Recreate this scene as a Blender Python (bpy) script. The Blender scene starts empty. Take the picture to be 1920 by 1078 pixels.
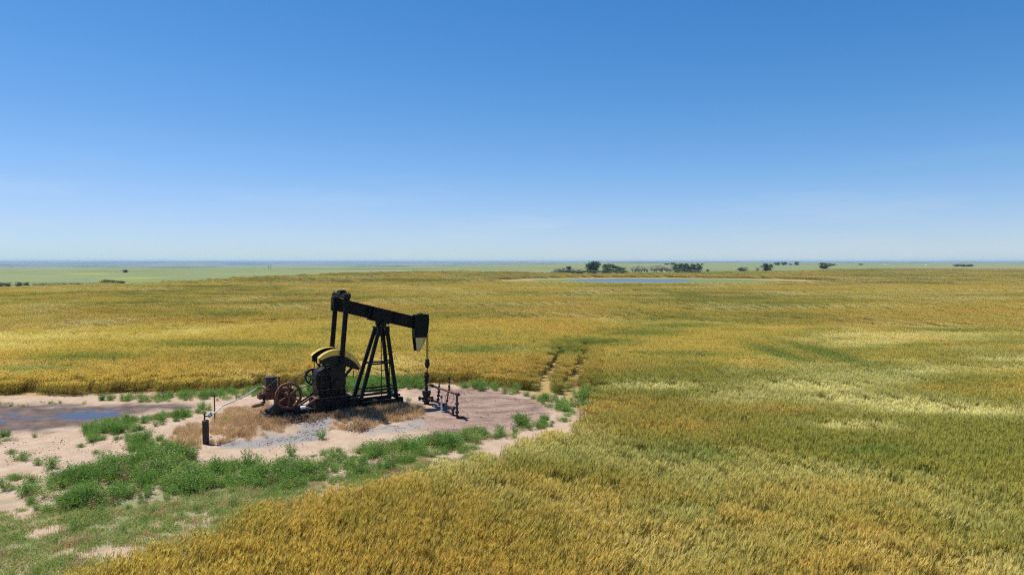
import bpy, math, random
import numpy as np
from mathutils import Vector, Matrix

# ------------------------------------------------------------------ camera, sky, sun, exposure
scene = bpy.context.scene
col = scene.collection
CAM_H = 6.5
FOC = 1280.0                       # focal length in photo pixels (1920 wide)
PITCH = math.atan(49.0 / FOC)
cam_d = bpy.data.cameras.new('camera')
cam_d.sensor_width = 36.0
cam_d.lens = 36.0 * FOC / 1920.0
cam_d.clip_start = 0.1
cam_d.clip_end = 80000.0
cam = bpy.data.objects.new('camera', cam_d)
col.objects.link(cam)
cam.location = (0, 0, CAM_H)
cam.rotation_euler = (math.pi / 2 - PITCH, 0, 0)
scene.camera = cam

SUN_EL = math.radians(68)
SUN_AZ = math.radians(-62)         # from +Y (straight ahead) towards -X (left)
sun_dir = Vector((math.sin(SUN_AZ) * math.cos(SUN_EL), math.cos(SUN_AZ) * math.cos(SUN_EL), math.sin(SUN_EL)))
sun_d = bpy.data.lights.new('sun', 'SUN')
sun_d.energy = 4.8
sun_d.angle = math.radians(0.53)
sun_d.color = (1.0, 0.955, 0.88)
sun = bpy.data.objects.new('sun', sun_d)
col.objects.link(sun)
sun.location = (0, 0, 60)
sun.rotation_euler = sun_dir.to_track_quat('Z', 'Y').to_euler()

world = bpy.data.worlds.new('World')
scene.world = world
world.use_nodes = True
wt = world.node_tree
wt.nodes.clear()
w_out = wt.nodes.new('ShaderNodeOutputWorld')
w_bg = wt.nodes.new('ShaderNodeBackground')
w_bg.inputs['Strength'].default_value = 0.105
w_sky = wt.nodes.new('ShaderNodeTexSky')
w_sky.sky_type = 'NISHITA'
w_sky.sun_disc = False
w_sky.sun_elevation = SUN_EL
w_sky.sun_rotation = SUN_AZ
w_sky.altitude = 600
w_sky.air_density = 1.0
w_sky.dust_density = 0.0
w_sky.ozone_density = 2.0
# faint high cirrus, the same all round the sky
w_tc = wt.nodes.new('ShaderNodeTexCoord')
w_map = wt.nodes.new('ShaderNodeMapping')
w_map.inputs['Scale'].default_value = (2.2, 2.2, 16.0)
w_n = wt.nodes.new('ShaderNodeTexNoise')
w_n.inputs['Scale'].default_value = 1.6
w_n.inputs['Detail'].default_value = 7
w_n.inputs['Roughness'].default_value = 0.62
w_r = wt.nodes.new('ShaderNodeMapRange')
w_r.inputs['From Min'].default_value = 0.52
w_r.inputs['From Max'].default_value = 0.85
w_r.inputs['To Max'].default_value = 0.36
w_mix = wt.nodes.new('ShaderNodeMix')
w_mix.data_type = 'RGBA'
w_mix.inputs['B'].default_value = (4.6, 5.2, 5.8, 1)
w_sep = wt.nodes.new('ShaderNodeSeparateColor')
w_com = wt.nodes.new('ShaderNodeCombineColor')
# the camera's own colour response to the sky, the same everywhere
def w_math(op, a, b=None):
    n = wt.nodes.new('ShaderNodeMath'); n.operation = op
    for q, v in enumerate((a, b)):
        if v is None: continue
        if hasattr(v, 'links'): wt.links.new(v, n.inputs[q])
        else: n.inputs[q].default_value = v
    return n.outputs[0]
for ch, k, p, c, q, A, B in (('Red', 0.190, 1.5, 1.33, 1.3, 0.516, 0.29), ('Green', 0.53, 1.03, 1.2, 1.25, 0.95, 0.72), ('Blue', 0.92, 0.90, 0.96, 1.0, 0, 0)):
    v = w_math('MULTIPLY', w_math('POWER', w_sep.outputs[ch], p), k * 0.1485)
    v = w_math('MULTIPLY', w_math('POWER', v, q), c)
    if A:
        v = w_math('MULTIPLY', w_math('SUBTRACT', 1.0, w_math('EXPONENT', w_math('MULTIPLY', v, -1 / B))), A)
    wt.links.new(w_math('DIVIDE', v, 0.1300), w_com.inputs[ch])
L = wt.links.new
L(w_tc.outputs['Generated'], w_map.inputs['Vector'])
L(w_map.outputs['Vector'], w_n.inputs['Vector'])
L(w_n.outputs['Fac'], w_r.inputs['Value'])
L(w_sky.outputs['Color'], w_sep.inputs['Color'])
L(w_com.outputs['Color'], w_mix.inputs['A'])
w_xyz = wt.nodes.new('ShaderNodeSeparateXYZ')
L(w_tc.outputs['Generated'], w_xyz.inputs['Vector'])
w_low = wt.nodes.new('ShaderNodeMapRange')
w_low.inputs['From Min'].default_value = 0.06
w_low.inputs['From Max'].default_value = 0.15
w_low.inputs['To Min'].default_value = 1.0
w_low.inputs['To Max'].default_value = 0.0
L(w_xyz.outputs['Z'], w_low.inputs['Value'])
L(w_math('MULTIPLY', w_r.outputs['Result'], w_low.outputs['Result']), w_mix.inputs['Factor'])
L(w_mix.outputs['Result'], w_bg.inputs['Color'])
L(w_bg.outputs['Background'], w_out.inputs['Surface'])

scene.view_settings.view_transform = 'Standard'
scene.view_settings.look = 'None'
scene.view_settings.gamma = 1.0
scene.view_settings.exposure = 0.5
scene.view_settings.use_curve_mapping = False
scene.render.engine = 'CYCLES'
scene.cycles.max_bounces = 6
scene.cycles.transparent_max_bounces = 6
scene.cycles.volume_bounces = 0
scene.cycles.use_denoising = False
scene.cycles.filter_width = 1.25
scene.cycles.sample_clamp_indirect = 4.0

RNG = np.random.default_rng(7)
random.seed(7)

# ------------------------------------------------------------------ helpers: places
def G(px, py, z=0.0):
    """ground position that a spot of the photo has, for a thing at height z"""
    x = (px - 960) / FOC
    y = -(py - 539) / FOC
    rx, ry, rz = x, math.cos(PITCH) + y * math.sin(PITCH), -math.sin(PITCH) + y * math.cos(PITCH)
    t = (z - CAM_H) / rz
    return (rx * t, ry * t)

def hash2(ix, iy, seed):
    h = (ix.astype(np.int64) * 374761393 + iy.astype(np.int64) * 668265263 + seed * 974711) & 0xFFFFFFFF
    h = ((h ^ (h >> 13)) * 1274126177) & 0xFFFFFFFF
    h = h ^ (h >> 16)
    return (h & 0xFFFFFF) / float(0xFFFFFF)

def vnoise(x, y, seed=0):
    ix = np.floor(x); iy = np.floor(y)
    fx = x - ix; fy = y - iy
    fx = fx * fx * (3 - 2 * fx); fy = fy * fy * (3 - 2 * fy)
    a = hash2(ix, iy, seed); b = hash2(ix + 1, iy, seed)
    c = hash2(ix, iy + 1, seed); d = hash2(ix + 1, iy + 1, seed)
    return (a * (1 - fx) + b * fx) * (1 - fy) + (c * (1 - fx) + d * fx) * fy

def fbm(x, y, seed=0, octv=4):
    s = 0; a = 0.5; t = 0
    for o in range(octv):
        s = s + a * vnoise(x, y, seed + o * 17); t += a
        x = x * 2.03 + 5.1; y = y * 2.03 + 3.7; a *= 0.5
    return s / t

def inpoly(x, y, poly):
    ins = np.zeros(x.shape, bool)
    n = len(poly)
    j = n - 1
    for i in range(n):
        xi, yi = poly[i]; xj, yj = poly[j]
        if yi != yj:
            c = ((yi > y) != (yj > y)) & (x < (xj - xi) * (y - yi) / (yj - yi) + xi)
            ins ^= c
        j = i
    return ins

def polydist(x, y, pts, closed=True):
    d = np.full(x.shape, 1e9)
    n = len(pts)
    for i in range(n if closed else n - 1):
        ax, ay = pts[i]; bx, by = pts[(i + 1) % n]
        dx, dy = bx - ax, by - ay
        t = np.clip(((x - ax) * dx + (y - ay) * dy) / max(dx * dx + dy * dy, 1e-9), 0, 1)
        d = np.minimum(d, np.hypot(x - ax - t * dx, y - ay - t * dy))
    return d

def sdist(x, y, poly):
    d = polydist(x, y, poly)
    return np.where(inpoly(x, y, poly), d, -d)

def sstep(a, b, v):
    t = np.clip((v - a) / (b - a), 0, 1)
    return t * t * (3 - 2 * t)

PX = lambda pts, z=0.0: [G(p[0], p[1], z) for p in pts]

# bare pad in the wheat: its far edge shows the foot of the wheat, its near edge the top of the wheat
PAD = PX([(-260, 752), (0, 742), (120, 741), (250, 738), (400, 734), (480, 727), (560, 722), (650, 719), (740, 719), (830, 720),
          (900, 721), (960, 728), (1012, 740), (1040, 742), (1108, 748), (1106, 764)]) + \
      PX([(1092, 770), (1050, 789), (1000, 804), (950, 820), (900, 836), (800, 858), (700, 880), (620, 897), (540, 915), (480, 935),
          (420, 955), (350, 985), (270, 1010), (180, 1035), (90, 1058), (0, 1080), (-260, 1130)], 0.75)
PAD_C = PAD + [(-40, 10), (-60, 31)]
DIRT_PAD = PX([(760, 722), (900, 728), (985, 742), (1030, 752), (1052, 768), (1030, 785), (960, 808), (900, 822), (820, 815), (780, 790), (830, 770), (800, 748)])
PUDDLE = PX([(-120, 785), (0, 773), (120, 770), (240, 768), (235, 776), (170, 790), (120, 798), (30, 792), (-120, 800)])
MUD = PX([(-200, 790), (-100, 762), (0, 757), (150, 757), (330, 756), (360, 764), (250, 778), (150, 800), (60, 812), (-100, 812)])
GRAVEL = PX([(408, 832), (470, 826), (540, 814), (566, 795), (600, 783), (622, 790), (606, 815), (590, 828), (500, 836), (420, 840)])
GRAVEL2 = PX([(690, 806), (740, 794), (790, 786), (800, 795), (760, 808), (700, 815)])
POND = PX([(1076, 524.6), (1120, 523.2), (1200, 523.0), (1270, 524.0), (1290, 526.2), (1240, 528.6), (1170, 529.2), (1110, 527.5)])
PCX, PCY = G(1185, 527.0)
RUT_A = PX([(1016, 742), (1022, 716), (1032, 692), (1044, 668), (1072, 648), (1120, 634), (1200, 616), (1262, 590), (1275, 565)], 0.25)
RUT_B = PX([(1068, 746), (1072, 712), (1086, 684), (1098, 662), (1130, 644), (1180, 628), (1240, 610), (1282, 588), (1296, 564)], 0.25)
# far edge of the wheat
EDGE = PX([(-420, 543), (0, 537), (150, 533.5), (300, 529), (400, 523.5), (520, 517), (640, 512), (760, 509), (850, 508), (960, 509), (1040, 511.5), (1100, 513.5),
           (1200, 512.5), (1320, 510.5), (1400, 509.5), (1500, 508), (1560, 504.7), (1700, 503.5), (1920, 503), (2300, 503)], 0.8)
FIELD = EDGE + [(900, -60), (-200, -60), (-200, 40)]

JACK_O = (-5.67, 29.7, 0.25)
JACK_A = math.radians(34)
JU = np.array([math.cos(JACK_A), math.sin(JACK_A)]); JV = np.array([-math.sin(JACK_A), math.cos(JACK_A)])

def terrain(x, y):
    x = np.asarray(x, float); y = np.asarray(y, float)
    r = np.hypot(x, y)
    z = np.zeros_like(x)
    # low mound under the pump
    u = (x - JACK_O[0]) * JU[0] + (y - JACK_O[1]) * JU[1]
    v = (x - JACK_O[0]) * JV[0] + (y - JACK_O[1]) * JV[1]
    du = np.maximum(np.maximum(-5.4 - u, u - 0.75), 0); dv = np.maximum(np.abs(v) - 0.75, 0)
    z += 0.25 * (1 - sstep(0.0, 1.35, np.hypot(du, dv)))
    near = 1 - sstep(60, 120, r)
    pads = sdist(x, y, PAD_C) * near
    inpad = sstep(-0.2, 0.6, pads) * near
    z += inpad * ((fbm(x * 0.9, y * 0.9, 3, 4) - 0.5) * 0.09 + (fbm(x * 4, y * 4, 9, 3) - 0.5) * 0.035) * (1 - (z > 0.2))
    # puddle hollow
    pd = sdist(x, y, PUDDLE)
    z -= near * sstep(-1.2, 0.5, pd) * (0.035 + 0.34 * (fbm(x * 0.5, y * 1.9, 31, 5) - 0.50))
    # pond hollow
    pp = np.hypot((x - PCX) / 1.0, (y - PCY) / 1.0)
    z -= 0.22 * sstep(0, 1, np.clip((sdist(x, y, POND) + 14) / 20, 0, 1)) * (pp < 120)
    # far land: a valley on the left, long low ridges
    left = sstep(0.10, 0.62, -x / np.maximum(y, 1) + 0.28) * (y > 0)
    z += -30 * left * sstep(600, 3200, r) + (30 * left) * sstep(3600, 13000, r)
    amp = sstep(500, 4000, r)
    z += amp * (fbm(x / 900, y / 500, 51, 4) - 0.56) * 8 * (0.5 + 0.5 * sstep(2000, 9000, r))
    z += sstep(5000, 12000, r) * 26 * np.clip(fbm(x / 2600, y / 2600, 77, 4) - 0.40, 0, 1)
    return z

def tz(x, y):
    return float(terrain(np.array([x]), np.array([y]))[0])

# ------------------------------------------------------------------ helpers: materials
def mat_new(name):
    m = bpy.data.materials.new(name)
    m.use_nodes = True
    nt = m.node_tree
    nt.nodes.clear()
    out = nt.nodes.new('ShaderNodeOutputMaterial')
    return m, nt, out

def nd(nt, t, **kw):
    n = nt.nodes.new(t)
    for k, v in kw.items():
        if k in n.inputs.keys():
            n.inputs[k].default_value = v
        else:
            setattr(n, k, v)
    return n

def mixc(nt, fac, a, b, mode='MIX'):
    n = nt.nodes.new('ShaderNodeMix')
    n.data_type = 'RGBA'
    n.blend_type = mode
    for key, v in (('Factor', fac), ('A', a), ('B', b)):
        if hasattr(v, 'links'):
            nt.links.new(v, n.inputs[key])
        elif key == 'Factor':
            n.inputs[key].default_value = v
        else:
            n.inputs[key].default_value = (*v, 1) if len(v) == 3 else v
    return n.outputs['Result']

def noise(nt, scale, detail=4, rough=0.55, vec=None, obj=False, stretch=None):
    if obj or vec is None:
        if obj:
            tc = nt.nodes.new('ShaderNodeTexCoord'); src = tc.outputs['Object']
        else:
            g = nt.nodes.new('ShaderNodeNewGeometry'); src = g.outputs['Position']
    else:
        src = vec
    if stretch:
        mp = nt.nodes.new('ShaderNodeMapping'); mp.inputs['Scale'].default_value = stretch
        nt.links.new(src, mp.inputs['Vector']); src = mp.outputs['Vector']
    n = nd(nt, 'ShaderNodeTexNoise', Scale=scale, Detail=detail, Roughness=rough)
    nt.links.new(src, n.inputs['Vector'])
    return n.outputs['Fac']

def ramp(nt, val, lo, hi, a=0.0, b=1.0):
    n = nd(nt, 'ShaderNodeMapRange')
    n.inputs['From Min'].default_value = lo; n.inputs['From Max'].default_value = hi
    n.inputs['To Min'].default_value = a; n.inputs['To Max'].default_value = b
    nt.links.new(val, n.inputs['Value'])
    return n.outputs['Result']

def attr(nt, name, kind='GEOMETRY'):
    n = nt.nodes.new('ShaderNodeAttribute')
    n.attribute_type = kind
    n.attribute_name = name
    return n

MATS = {}
def metal(name, base, rust=(0.16, 0.065, 0.03), amount=0.3, rough=0.5, scale=5.0, metallic=0.0, spec=0.4):
    m, nt, out = mat_new(name)
    n1 = noise(nt, scale, 6, 0.65, obj=True)
    n2 = noise(nt, scale * 7, 4, 0.6, obj=True)
    f = ramp(nt, n1, 0.62 - 0.35 * amount, 0.70 - 0.2 * amount)
    c = mixc(nt, f, base, rust)
    dark = ramp(nt, n2, 0.3, 0.75, 0.65, 1.25)
    mul = nt.nodes.new('ShaderNodeVectorMath'); mul.operation = 'SCALE'
    nt.links.new(c, mul.inputs[0]); nt.links.new(dark, mul.inputs['Scale'])
    b = nd(nt, 'ShaderNodeBsdfPrincipled')
    nt.links.new(mul.outputs['Vector'], b.inputs['Base Color'])
    b.inputs['Metallic'].default_value = metallic
    b.inputs['Specular IOR Level'].default_value = spec
    rr = ramp(nt, n2, 0.3, 0.8, rough - 0.1, rough + 0.2)
    nt.links.new(rr, b.inputs['Roughness'])
    bp = nd(nt, 'ShaderNodeBump', Strength=0.25, Distance=0.01)
    nt.links.new(n2, bp.inputs['Height']); nt.links.new(bp.outputs['Normal'], b.inputs['Normal'])
    nt.links.new(b.outputs['BSDF'], out.inputs['Surface'])
    MATS[name] = m
    return m

metal('black_paint', (0.0045, 0.005, 0.0065), (0.016, 0.010, 0.008), 0.22, 0.5, 2.5, 0.0, 0.16)
metal('black_greasy', (0.0065, 0.0065, 0.0075), (0.020, 0.013, 0.009), 0.30, 0.45, 4.0, 0.0, 0.26)
metal('black_rusty', (0.007, 0.0065, 0.0065), (0.06, 0.026, 0.014), 0.35, 0.6, 3.0, 0.0, 0.2)
metal('rust_red', (0.17, 0.056, 0.030), (0.070, 0.028, 0.018), 0.5, 0.7, 5.0)
metal('rust_brown', (0.15, 0.068, 0.036), (0.065, 0.032, 0.021), 0.5, 0.75, 6.0)
metal('rust_pale', (0.30, 0.13, 0.07), (0.14, 0.055, 0.03), 0.5, 0.75, 8.0)
metal('rust_dark', (0.055, 0.026, 0.018), (0.025, 0.016, 0.013), 0.5, 0.65, 5.0)
metal('vessel_brown', (0.060, 0.028, 0.022), (0.035, 0.020, 0.018), 0.5, 0.6, 4.0)
metal('yellow_paint', (0.72, 0.53, 0.10), (0.35, 0.22, 0.05), 0.15, 0.5, 3.0)
metal('yellow_dull', (0.66, 0.55, 0.22), (0.35, 0.25, 0.10), 0.15, 0.6, 3.0)
metal('muffler_tan', (0.26, 0.15, 0.08), (0.13, 0.06, 0.035), 0.5, 0.6, 8.0)
metal('galvanised', (0.62, 0.60, 0.57), (0.42, 0.34, 0.28), 0.25, 0.4, 9.0, 0.3)
metal('white_plastic', (0.80, 0.80, 0.80), (0.6, 0.58, 0.54), 0.15, 0.4, 6.0)
metal('hopper_blue', (0.020, 0.026, 0.036), (0.055, 0.034, 0.026), 0.22, 0.4, 4.0)
metal('rubber', (0.012, 0.012, 0.013), (0.03, 0.028, 0.025), 0.3, 0.7, 5.0)
metal('regulator_grey', (0.28, 0.33, 0.38), (0.2, 0.2, 0.2), 0.2, 0.4, 9.0, 0.4)
metal('pole_wood', (0.16, 0.12, 0.09), (0.10, 0.08, 0.06), 0.5, 0.9, 3.0)
metal('house_white', (0.78, 0.77, 0.74), (0.6, 0.58, 0.55), 0.2, 0.8, 0.5)
metal('roof_grey', (0.30, 0.29, 0.28), (0.2, 0.19, 0.18), 0.4, 0.8, 1.0)
metal('window_dark', (0.03, 0.04, 0.05), (0.02, 0.02, 0.03), 0.2, 0.15, 1.0)

def foliage_mat(name, a, b, transl=0.35, scale=0.8, hue_rand=0.25, dry=None):
    m, nt, out = mat_new(name)
    n1 = noise(nt, scale, 4, 0.6)
    c = mixc(nt, ramp(nt, n1, 0.3, 0.7), a, b)
    oi = nt.nodes.new('ShaderNodeObjectInfo')
    at = attr(nt, 'rnd')
    if dry:
        c = mixc(nt, ramp(nt, at.outputs['Fac'], 0.86, 0.98), c, dry)
    br = nt.nodes.new('ShaderNodeMath'); br.operation = 'MULTIPLY_ADD'
    nt.links.new(oi.outputs['Random'], br.inputs[0]); br.inputs[1].default_value = hue_rand; br.inputs[2].default_value = 1 - hue_rand / 2 - 0.2
    br2 = nt.nodes.new('ShaderNodeMath'); br2.operation = 'MULTIPLY_ADD'
    nt.links.new(at.outputs['Fac'], br2.inputs[0]); br2.inputs[1].default_value = 0.4
    nt.links.new(br.outputs[0], br2.inputs[2])
    mul = nt.nodes.new('ShaderNodeVectorMath'); mul.operation = 'SCALE'
    nt.links.new(c, mul.inputs[0]); nt.links.new(br2.outputs[0], mul.inputs['Scale'])
    d = nd(nt, 'ShaderNodeBsdfPrincipled', Roughness=0.6)
    d.inputs['Specular IOR Level'].default_value = 0.3
    t = nd(nt, 'ShaderNodeBsdfTranslucent')
    nt.links.new(mul.outputs['Vector'], d.inputs['Base Color']); nt.links.new(mul.outputs['Vector'], t.inputs['Color'])
    mx = nd(nt, 'ShaderNodeMixShader', Fac=transl)
    nt.links.new(d.outputs[0], mx.inputs[1]); nt.links.new(t.outputs[0], mx.inputs[2])
    nt.links.new(mx.outputs[0], out.inputs['Surface'])
    MATS[name] = m
    return m

foliage_mat('weed_leaf', (0.130, 0.262, 0.040), (0.225, 0.345, 0.070), 0.42, 1.3)
foliage_mat('weed_pale', (0.215, 0.320, 0.062), (0.330, 0.390, 0.110), 0.42, 1.1)
foliage_mat('low_grass', (0.25, 0.36, 0.065), (0.42, 0.44, 0.15), 0.45, 0.7)
foliage_mat('dry_grass', (0.66, 0.48, 0.25), (0.55, 0.36, 0.18), 0.4, 0.8)
foliage_mat('dead_weed', (0.30, 0.19, 0.105), (0.38, 0.26, 0.14), 0.3, 1.5)
foliage_mat('tree_dark', (0.030, 0.062, 0.020), (0.052, 0.090, 0.026), 0.25, 0.5)
foliage_mat('tree_mid', (0.058, 0.112, 0.030), (0.095, 0.142, 0.042), 0.3, 0.5)
foliage_mat('tree_pale', (0.085, 0.135, 0.045), (0.11, 0.15, 0.06), 0.25, 0.5)
foliage_mat('tree_bare', (0.16, 0.13, 0.12), (0.20, 0.165, 0.14), 0.1, 0.5)
foliage_mat('tree_bark', (0.07, 0.055, 0.042), (0.11, 0.09, 0.07), 0.0, 2.0)

# wheat: colours from the ripeness of each patch (per-instance) and the part of the stalk
def wheat_mat():
    m, nt, out = mat_new('wheat')
    tone = attr(nt, 'tone', 'INSTANCER')
    sep = nt.nodes.new('ShaderNodeSeparateColor')
    nt.links.new(tone.outputs['Color'], sep.inputs['Color'])
    green, pale, orange = sep.outputs['Red'], sep.outputs['Green'], sep.outputs['Blue']
    hh = attr(nt, 'hh').outputs['Fac']
    rnd = attr(nt, 'rnd').outputs['Fac']
    gj = nt.nodes.new('ShaderNodeMath'); gj.operation = 'ADD'; gj.use_clamp = True
    wn = nt.nodes.new('ShaderNodeTexWhiteNoise'); wn.noise_dimensions = '1D'
    nt.links.new(rnd, wn.inputs['W'])
    nt.links.new(green, gj.inputs[0]); nt.links.new(ramp(nt, wn.outputs['Value'], 0, 1, -0.25, 0.62), gj.inputs[1])
    green = gj.outputs[0]
    head = mixc(nt, orange, (0.515, 0.392, 0.084), (0.54, 0.350, 0.080))
    head = mixc(nt, green, head, (0.27, 0.255, 0.045))
    head = mixc(nt, pale, head, (0.60, 0.545, 0.225))
    stem = mixc(nt, green, (0.35, 0.27, 0.045), (0.14, 0.175, 0.030))
    stem = mixc(nt, pale, stem, (0.42, 0.40, 0.14))
    c = mixc(nt, ramp(nt, hh, 0.35, 0.8), stem, head)
    c = mixc(nt, ramp(nt, tone.outputs['Alpha'], 0, 1, 0, 0.7), c, (0.135, 0.200, 0.036))
    sc = ramp(nt, rnd, 0, 1.5, 0.55, 1.76)
    mul = nt.nodes.new('ShaderNodeVectorMath'); mul.operation = 'SCALE'
    nt.links.new(c, mul.inputs[0]); nt.links.new(sc, mul.inputs['Scale'])
    d = nd(nt, 'ShaderNodeBsdfPrincipled', Roughness=0.5)
    d.inputs['Specular IOR Level'].default_value = 0.15
    t = nd(nt, 'ShaderNodeBsdfTranslucent')
    nt.links.new(mul.outputs['Vector'], d.inputs['Base Color']); nt.links.new(mul.outputs['Vector'], t.inputs['Color'])
    mx = nd(nt, 'ShaderNodeMixShader', Fac=0.48)
    nt.links.new(d.outputs[0], mx.inputs[1]); nt.links.new(t.outputs[0], mx.inputs[2])
    nt.links.new(mx.outputs[0], out.inputs['Surface'])
    return m
MATS['wheat'] = wheat_mat()

def ground_mat():
    m, nt, out = mat_new('ground')
    za = attr(nt, 'zone_a'); zb = attr(nt, 'zone_b')
    sa = nt.nodes.new('ShaderNodeSeparateColor'); nt.links.new(za.outputs['Color'], sa.inputs['Color'])
    sb = nt.nodes.new('ShaderNodeSeparateColor'); nt.links.new(zb.outputs['Color'], sb.inputs['Color'])
    dirt, mud, gravel = sa.outputs['Red'], sa.outputs['Green'], sa.outputs['Blue']
    grass, tan, far = sb.outputs['Red'], sb.outputs['Green'], sb.outputs['Blue']
    nb = noise(nt, 0.22, 5, 0.6); nm = noise(nt, 1.5, 6, 0.65); nf = noise(nt, 14, 5, 0.65)
    # soil below the wheat
    soil = mixc(nt, nm, (0.26, 0.185, 0.075), (0.36, 0.265, 0.11))
    # bare pad
    pad = mixc(nt, ramp(nt, nm, 0.35, 0.65), (0.325, 0.230, 0.158), (0.415, 0.315, 0.225))
    pad = mixc(nt, ramp(nt, nf, 0.62, 0.75), pad, (0.27, 0.18, 0.13))
    stain = noise(nt, 0.9, 7, 0.7, stretch=(0.7, 1.6, 1))
    pad2 = mixc(nt, ramp(nt, stain, 0.44, 0.60), (0.275, 0.192, 0.148), (0.155, 0.102, 0.080))
    mudc = mixc(nt, ramp(nt, nm, 0.4, 0.65), (0.075, 0.048, 0.035), (0.155, 0.105, 0.075))
    gr = noise(nt, 45, 3, 0.7)
    grav = mixc(nt, ramp(nt, gr, 0.4, 0.65), (0.15, 0.135, 0.125), (0.36, 0.335, 0.31))
    # pasture, far fields
    p1 = noise(nt, 0.004, 6, 0.6, stretch=(0.6, 1.0, 1)); p2 = noise(nt, 0.035, 6, 0.65, stretch=(0.5, 1, 1)); p3 = noise(nt, 0.0016, 5, 0.6, stretch=(0.35, 1, 1))
    past = mixc(nt, ramp(nt, p1, 0.40, 0.62), (0.145, 0.190, 0.062), (0.215, 0.215, 0.105))
    past = mixc(nt, ramp(nt, p2, 0.45, 0.70, 0, 0.55), past, (0.11, 0.135, 0.06))
    past = mixc(nt, ramp(nt, p3, 0.58, 0.64, 0, 0.6), past, (0.27, 0.22, 0.13))
    trees = noise(nt, 0.010, 7, 0.7, stretch=(0.45, 1.2, 1))
    past = mixc(nt, ramp(nt, trees, 0.565, 0.64, 0, 0.9), past, (0.035, 0.05, 0.025))
    wood = noise(nt, 0.0016, 9, 0.68, stretch=(1.3, 0.55, 1))
    gp_ = nt.nodes.new('ShaderNodeNewGeometry'); gx_ = nt.nodes.new('ShaderNodeSeparateXYZ'); nt.links.new(gp_.outputs['Position'], gx_.inputs['Vector'])
    wm = nt.nodes.new('ShaderNodeMath'); wm.operation = 'MULTIPLY'      # woods stand only in the far valley
    nt.links.new(ramp(nt, wood, 0.50, 0.57, 0, 0.9), wm.inputs[0]); nt.links.new(ramp(nt, gx_.outputs['Y'], 1800, 2800), wm.inputs[1])
    past = mixc(nt, wm.outputs[0], past, (0.028, 0.042, 0.022))
    gsc = mixc(nt, ramp(nt, nm, 0.35, 0.7), (0.095, 0.150, 0.045), (0.17, 0.19, 0.075))
    c = soil
    c = mixc(nt, dirt, c, mixc(nt, zb.outputs['Alpha'], pad, pad2))
    c = mixc(nt, mud, c, mudc)
    c = mixc(nt, gravel, c, grav)
    c = mixc(nt, far, c, past)
    c = mixc(nt, tan, c, mixc(nt, nm, (0.25, 0.18, 0.065), (0.33, 0.24, 0.095)))
    c = mixc(nt, grass, c, gsc)
    yel = za.outputs['Alpha']
    c = mixc(nt, yel, c, (0.27, 0.29, 0.03))
    b = nd(nt, 'ShaderNodeBsdfPrincipled', Roughness=0.95)
    b.inputs['Specular IOR Level'].default_value = 0.15
    nt.links.new(c, b.inputs['Base Color'])
    rr = nd(nt, 'ShaderNodeMapRange'); rr.inputs['To Min'].default_value = 0.95; rr.inputs['To Max'].default_value = 0.55
    nt.links.new(mud, rr.inputs['Value']); nt.links.new(rr.outputs['Result'], b.inputs['Roughness'])
    bp = nd(nt, 'ShaderNodeBump', Strength=0.55, Distance=0.05)
    nt.links.new(nf, bp.inputs['Height']); nt.links.new(bp.outputs['Normal'], b.inputs['Normal'])
    nt.links.new(b.outputs['BSDF'], out.inputs['Surface'])
    return m
MATS['ground'] = ground_mat()

def water_mat(name, base, scale, strength, rough):
    m, nt, out = mat_new(name)
    b = nd(nt, 'ShaderNodeBsdfPrincipled', Roughness=rough)
    b.inputs['Base Color'].default_value = (*base, 1)
    b.inputs['IOR'].default_value = 1.33
    n1 = noise(nt, scale, 3, 0.5)
    bp = nd(nt, 'ShaderNodeBump', Strength=strength, Distance=0.03)
    nt.links.new(n1, bp.inputs['Height']); nt.links.new(bp.outputs['Normal'], b.inputs['Normal'])
    nt.links.new(b.outputs['BSDF'], out.inputs['Surface'])
    MATS[name] = m
water_mat('pond_water', (0.05, 0.075, 0.10), 1.2, 0.03, 0.22)
water_mat('puddle_water', (0.055, 0.04, 0.035), 3.0, 0.08, 0.06)

def stone_mat():
    m, nt, out = mat_new('stone')
    oi = nt.nodes.new('ShaderNodeObjectInfo')
    c = mixc(nt, noise(nt, 9, 3), (0.18, 0.165, 0.155), (0.40, 0.38, 0.36))
    b = nd(nt, 'ShaderNodeBsdfPrincipled', Roughness=0.9)
    nt.links.new(c, b.inputs['Base Color'])
    nt.links.new(b.outputs['BSDF'], out.inputs['Surface'])
    MATS['stone'] = m
stone_mat()

# ------------------------------------------------------------------ helpers: meshes and objects
def np_mesh(name, verts, faces, mat, fattr=None, smooth=False):
    """verts (n,3), faces (m,k) all the same k"""
    verts = np.asarray(verts, np.float32); faces = np.asarray(faces, np.int32)
    me = bpy.data.meshes.new(name)
    me.vertices.add(len(verts)); me.vertices.foreach_set('co', verts.ravel())
    k = faces.shape[1]
    me.loops.add(faces.size); me.loops.foreach_set('vertex_index', faces.ravel())
    me.polygons.add(len(faces))
    me.polygons.foreach_set('loop_start', np.arange(0, faces.size, k, dtype=np.int32))
    me.polygons.foreach_set('loop_total', np.full(len(faces), k, np.int32))
    if smooth:
        me.polygons.foreach_set('use_smooth', np.ones(len(faces), bool))
    for n, (dom, typ, data) in (fattr or {}).items():
        a = me.attributes.new(n, typ, dom)
        a.data.foreach_set('color' if 'COLOR' in typ else 'value', np.asarray(data, np.float32).ravel())
    me.materials.append(MATS[mat])
    me.update(calc_edges=True)
    return me

def link(name, me, parent=None, loc=None, rz=None):
    o = bpy.data.objects.new(name, me)
    col.objects.link(o)
    if parent is not None:
        o.parent = parent
    if loc is not None:
        o.location = loc
    if rz is not None:
        o.rotation_euler = (0, 0, rz)
    return o

def tag(o, label=None, cat=None, group=None, kind=None):
    if label: o['label'] = label
    if cat: o['category'] = cat
    if group: o['group'] = group
    if kind: o['kind'] = kind
    return o

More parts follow.
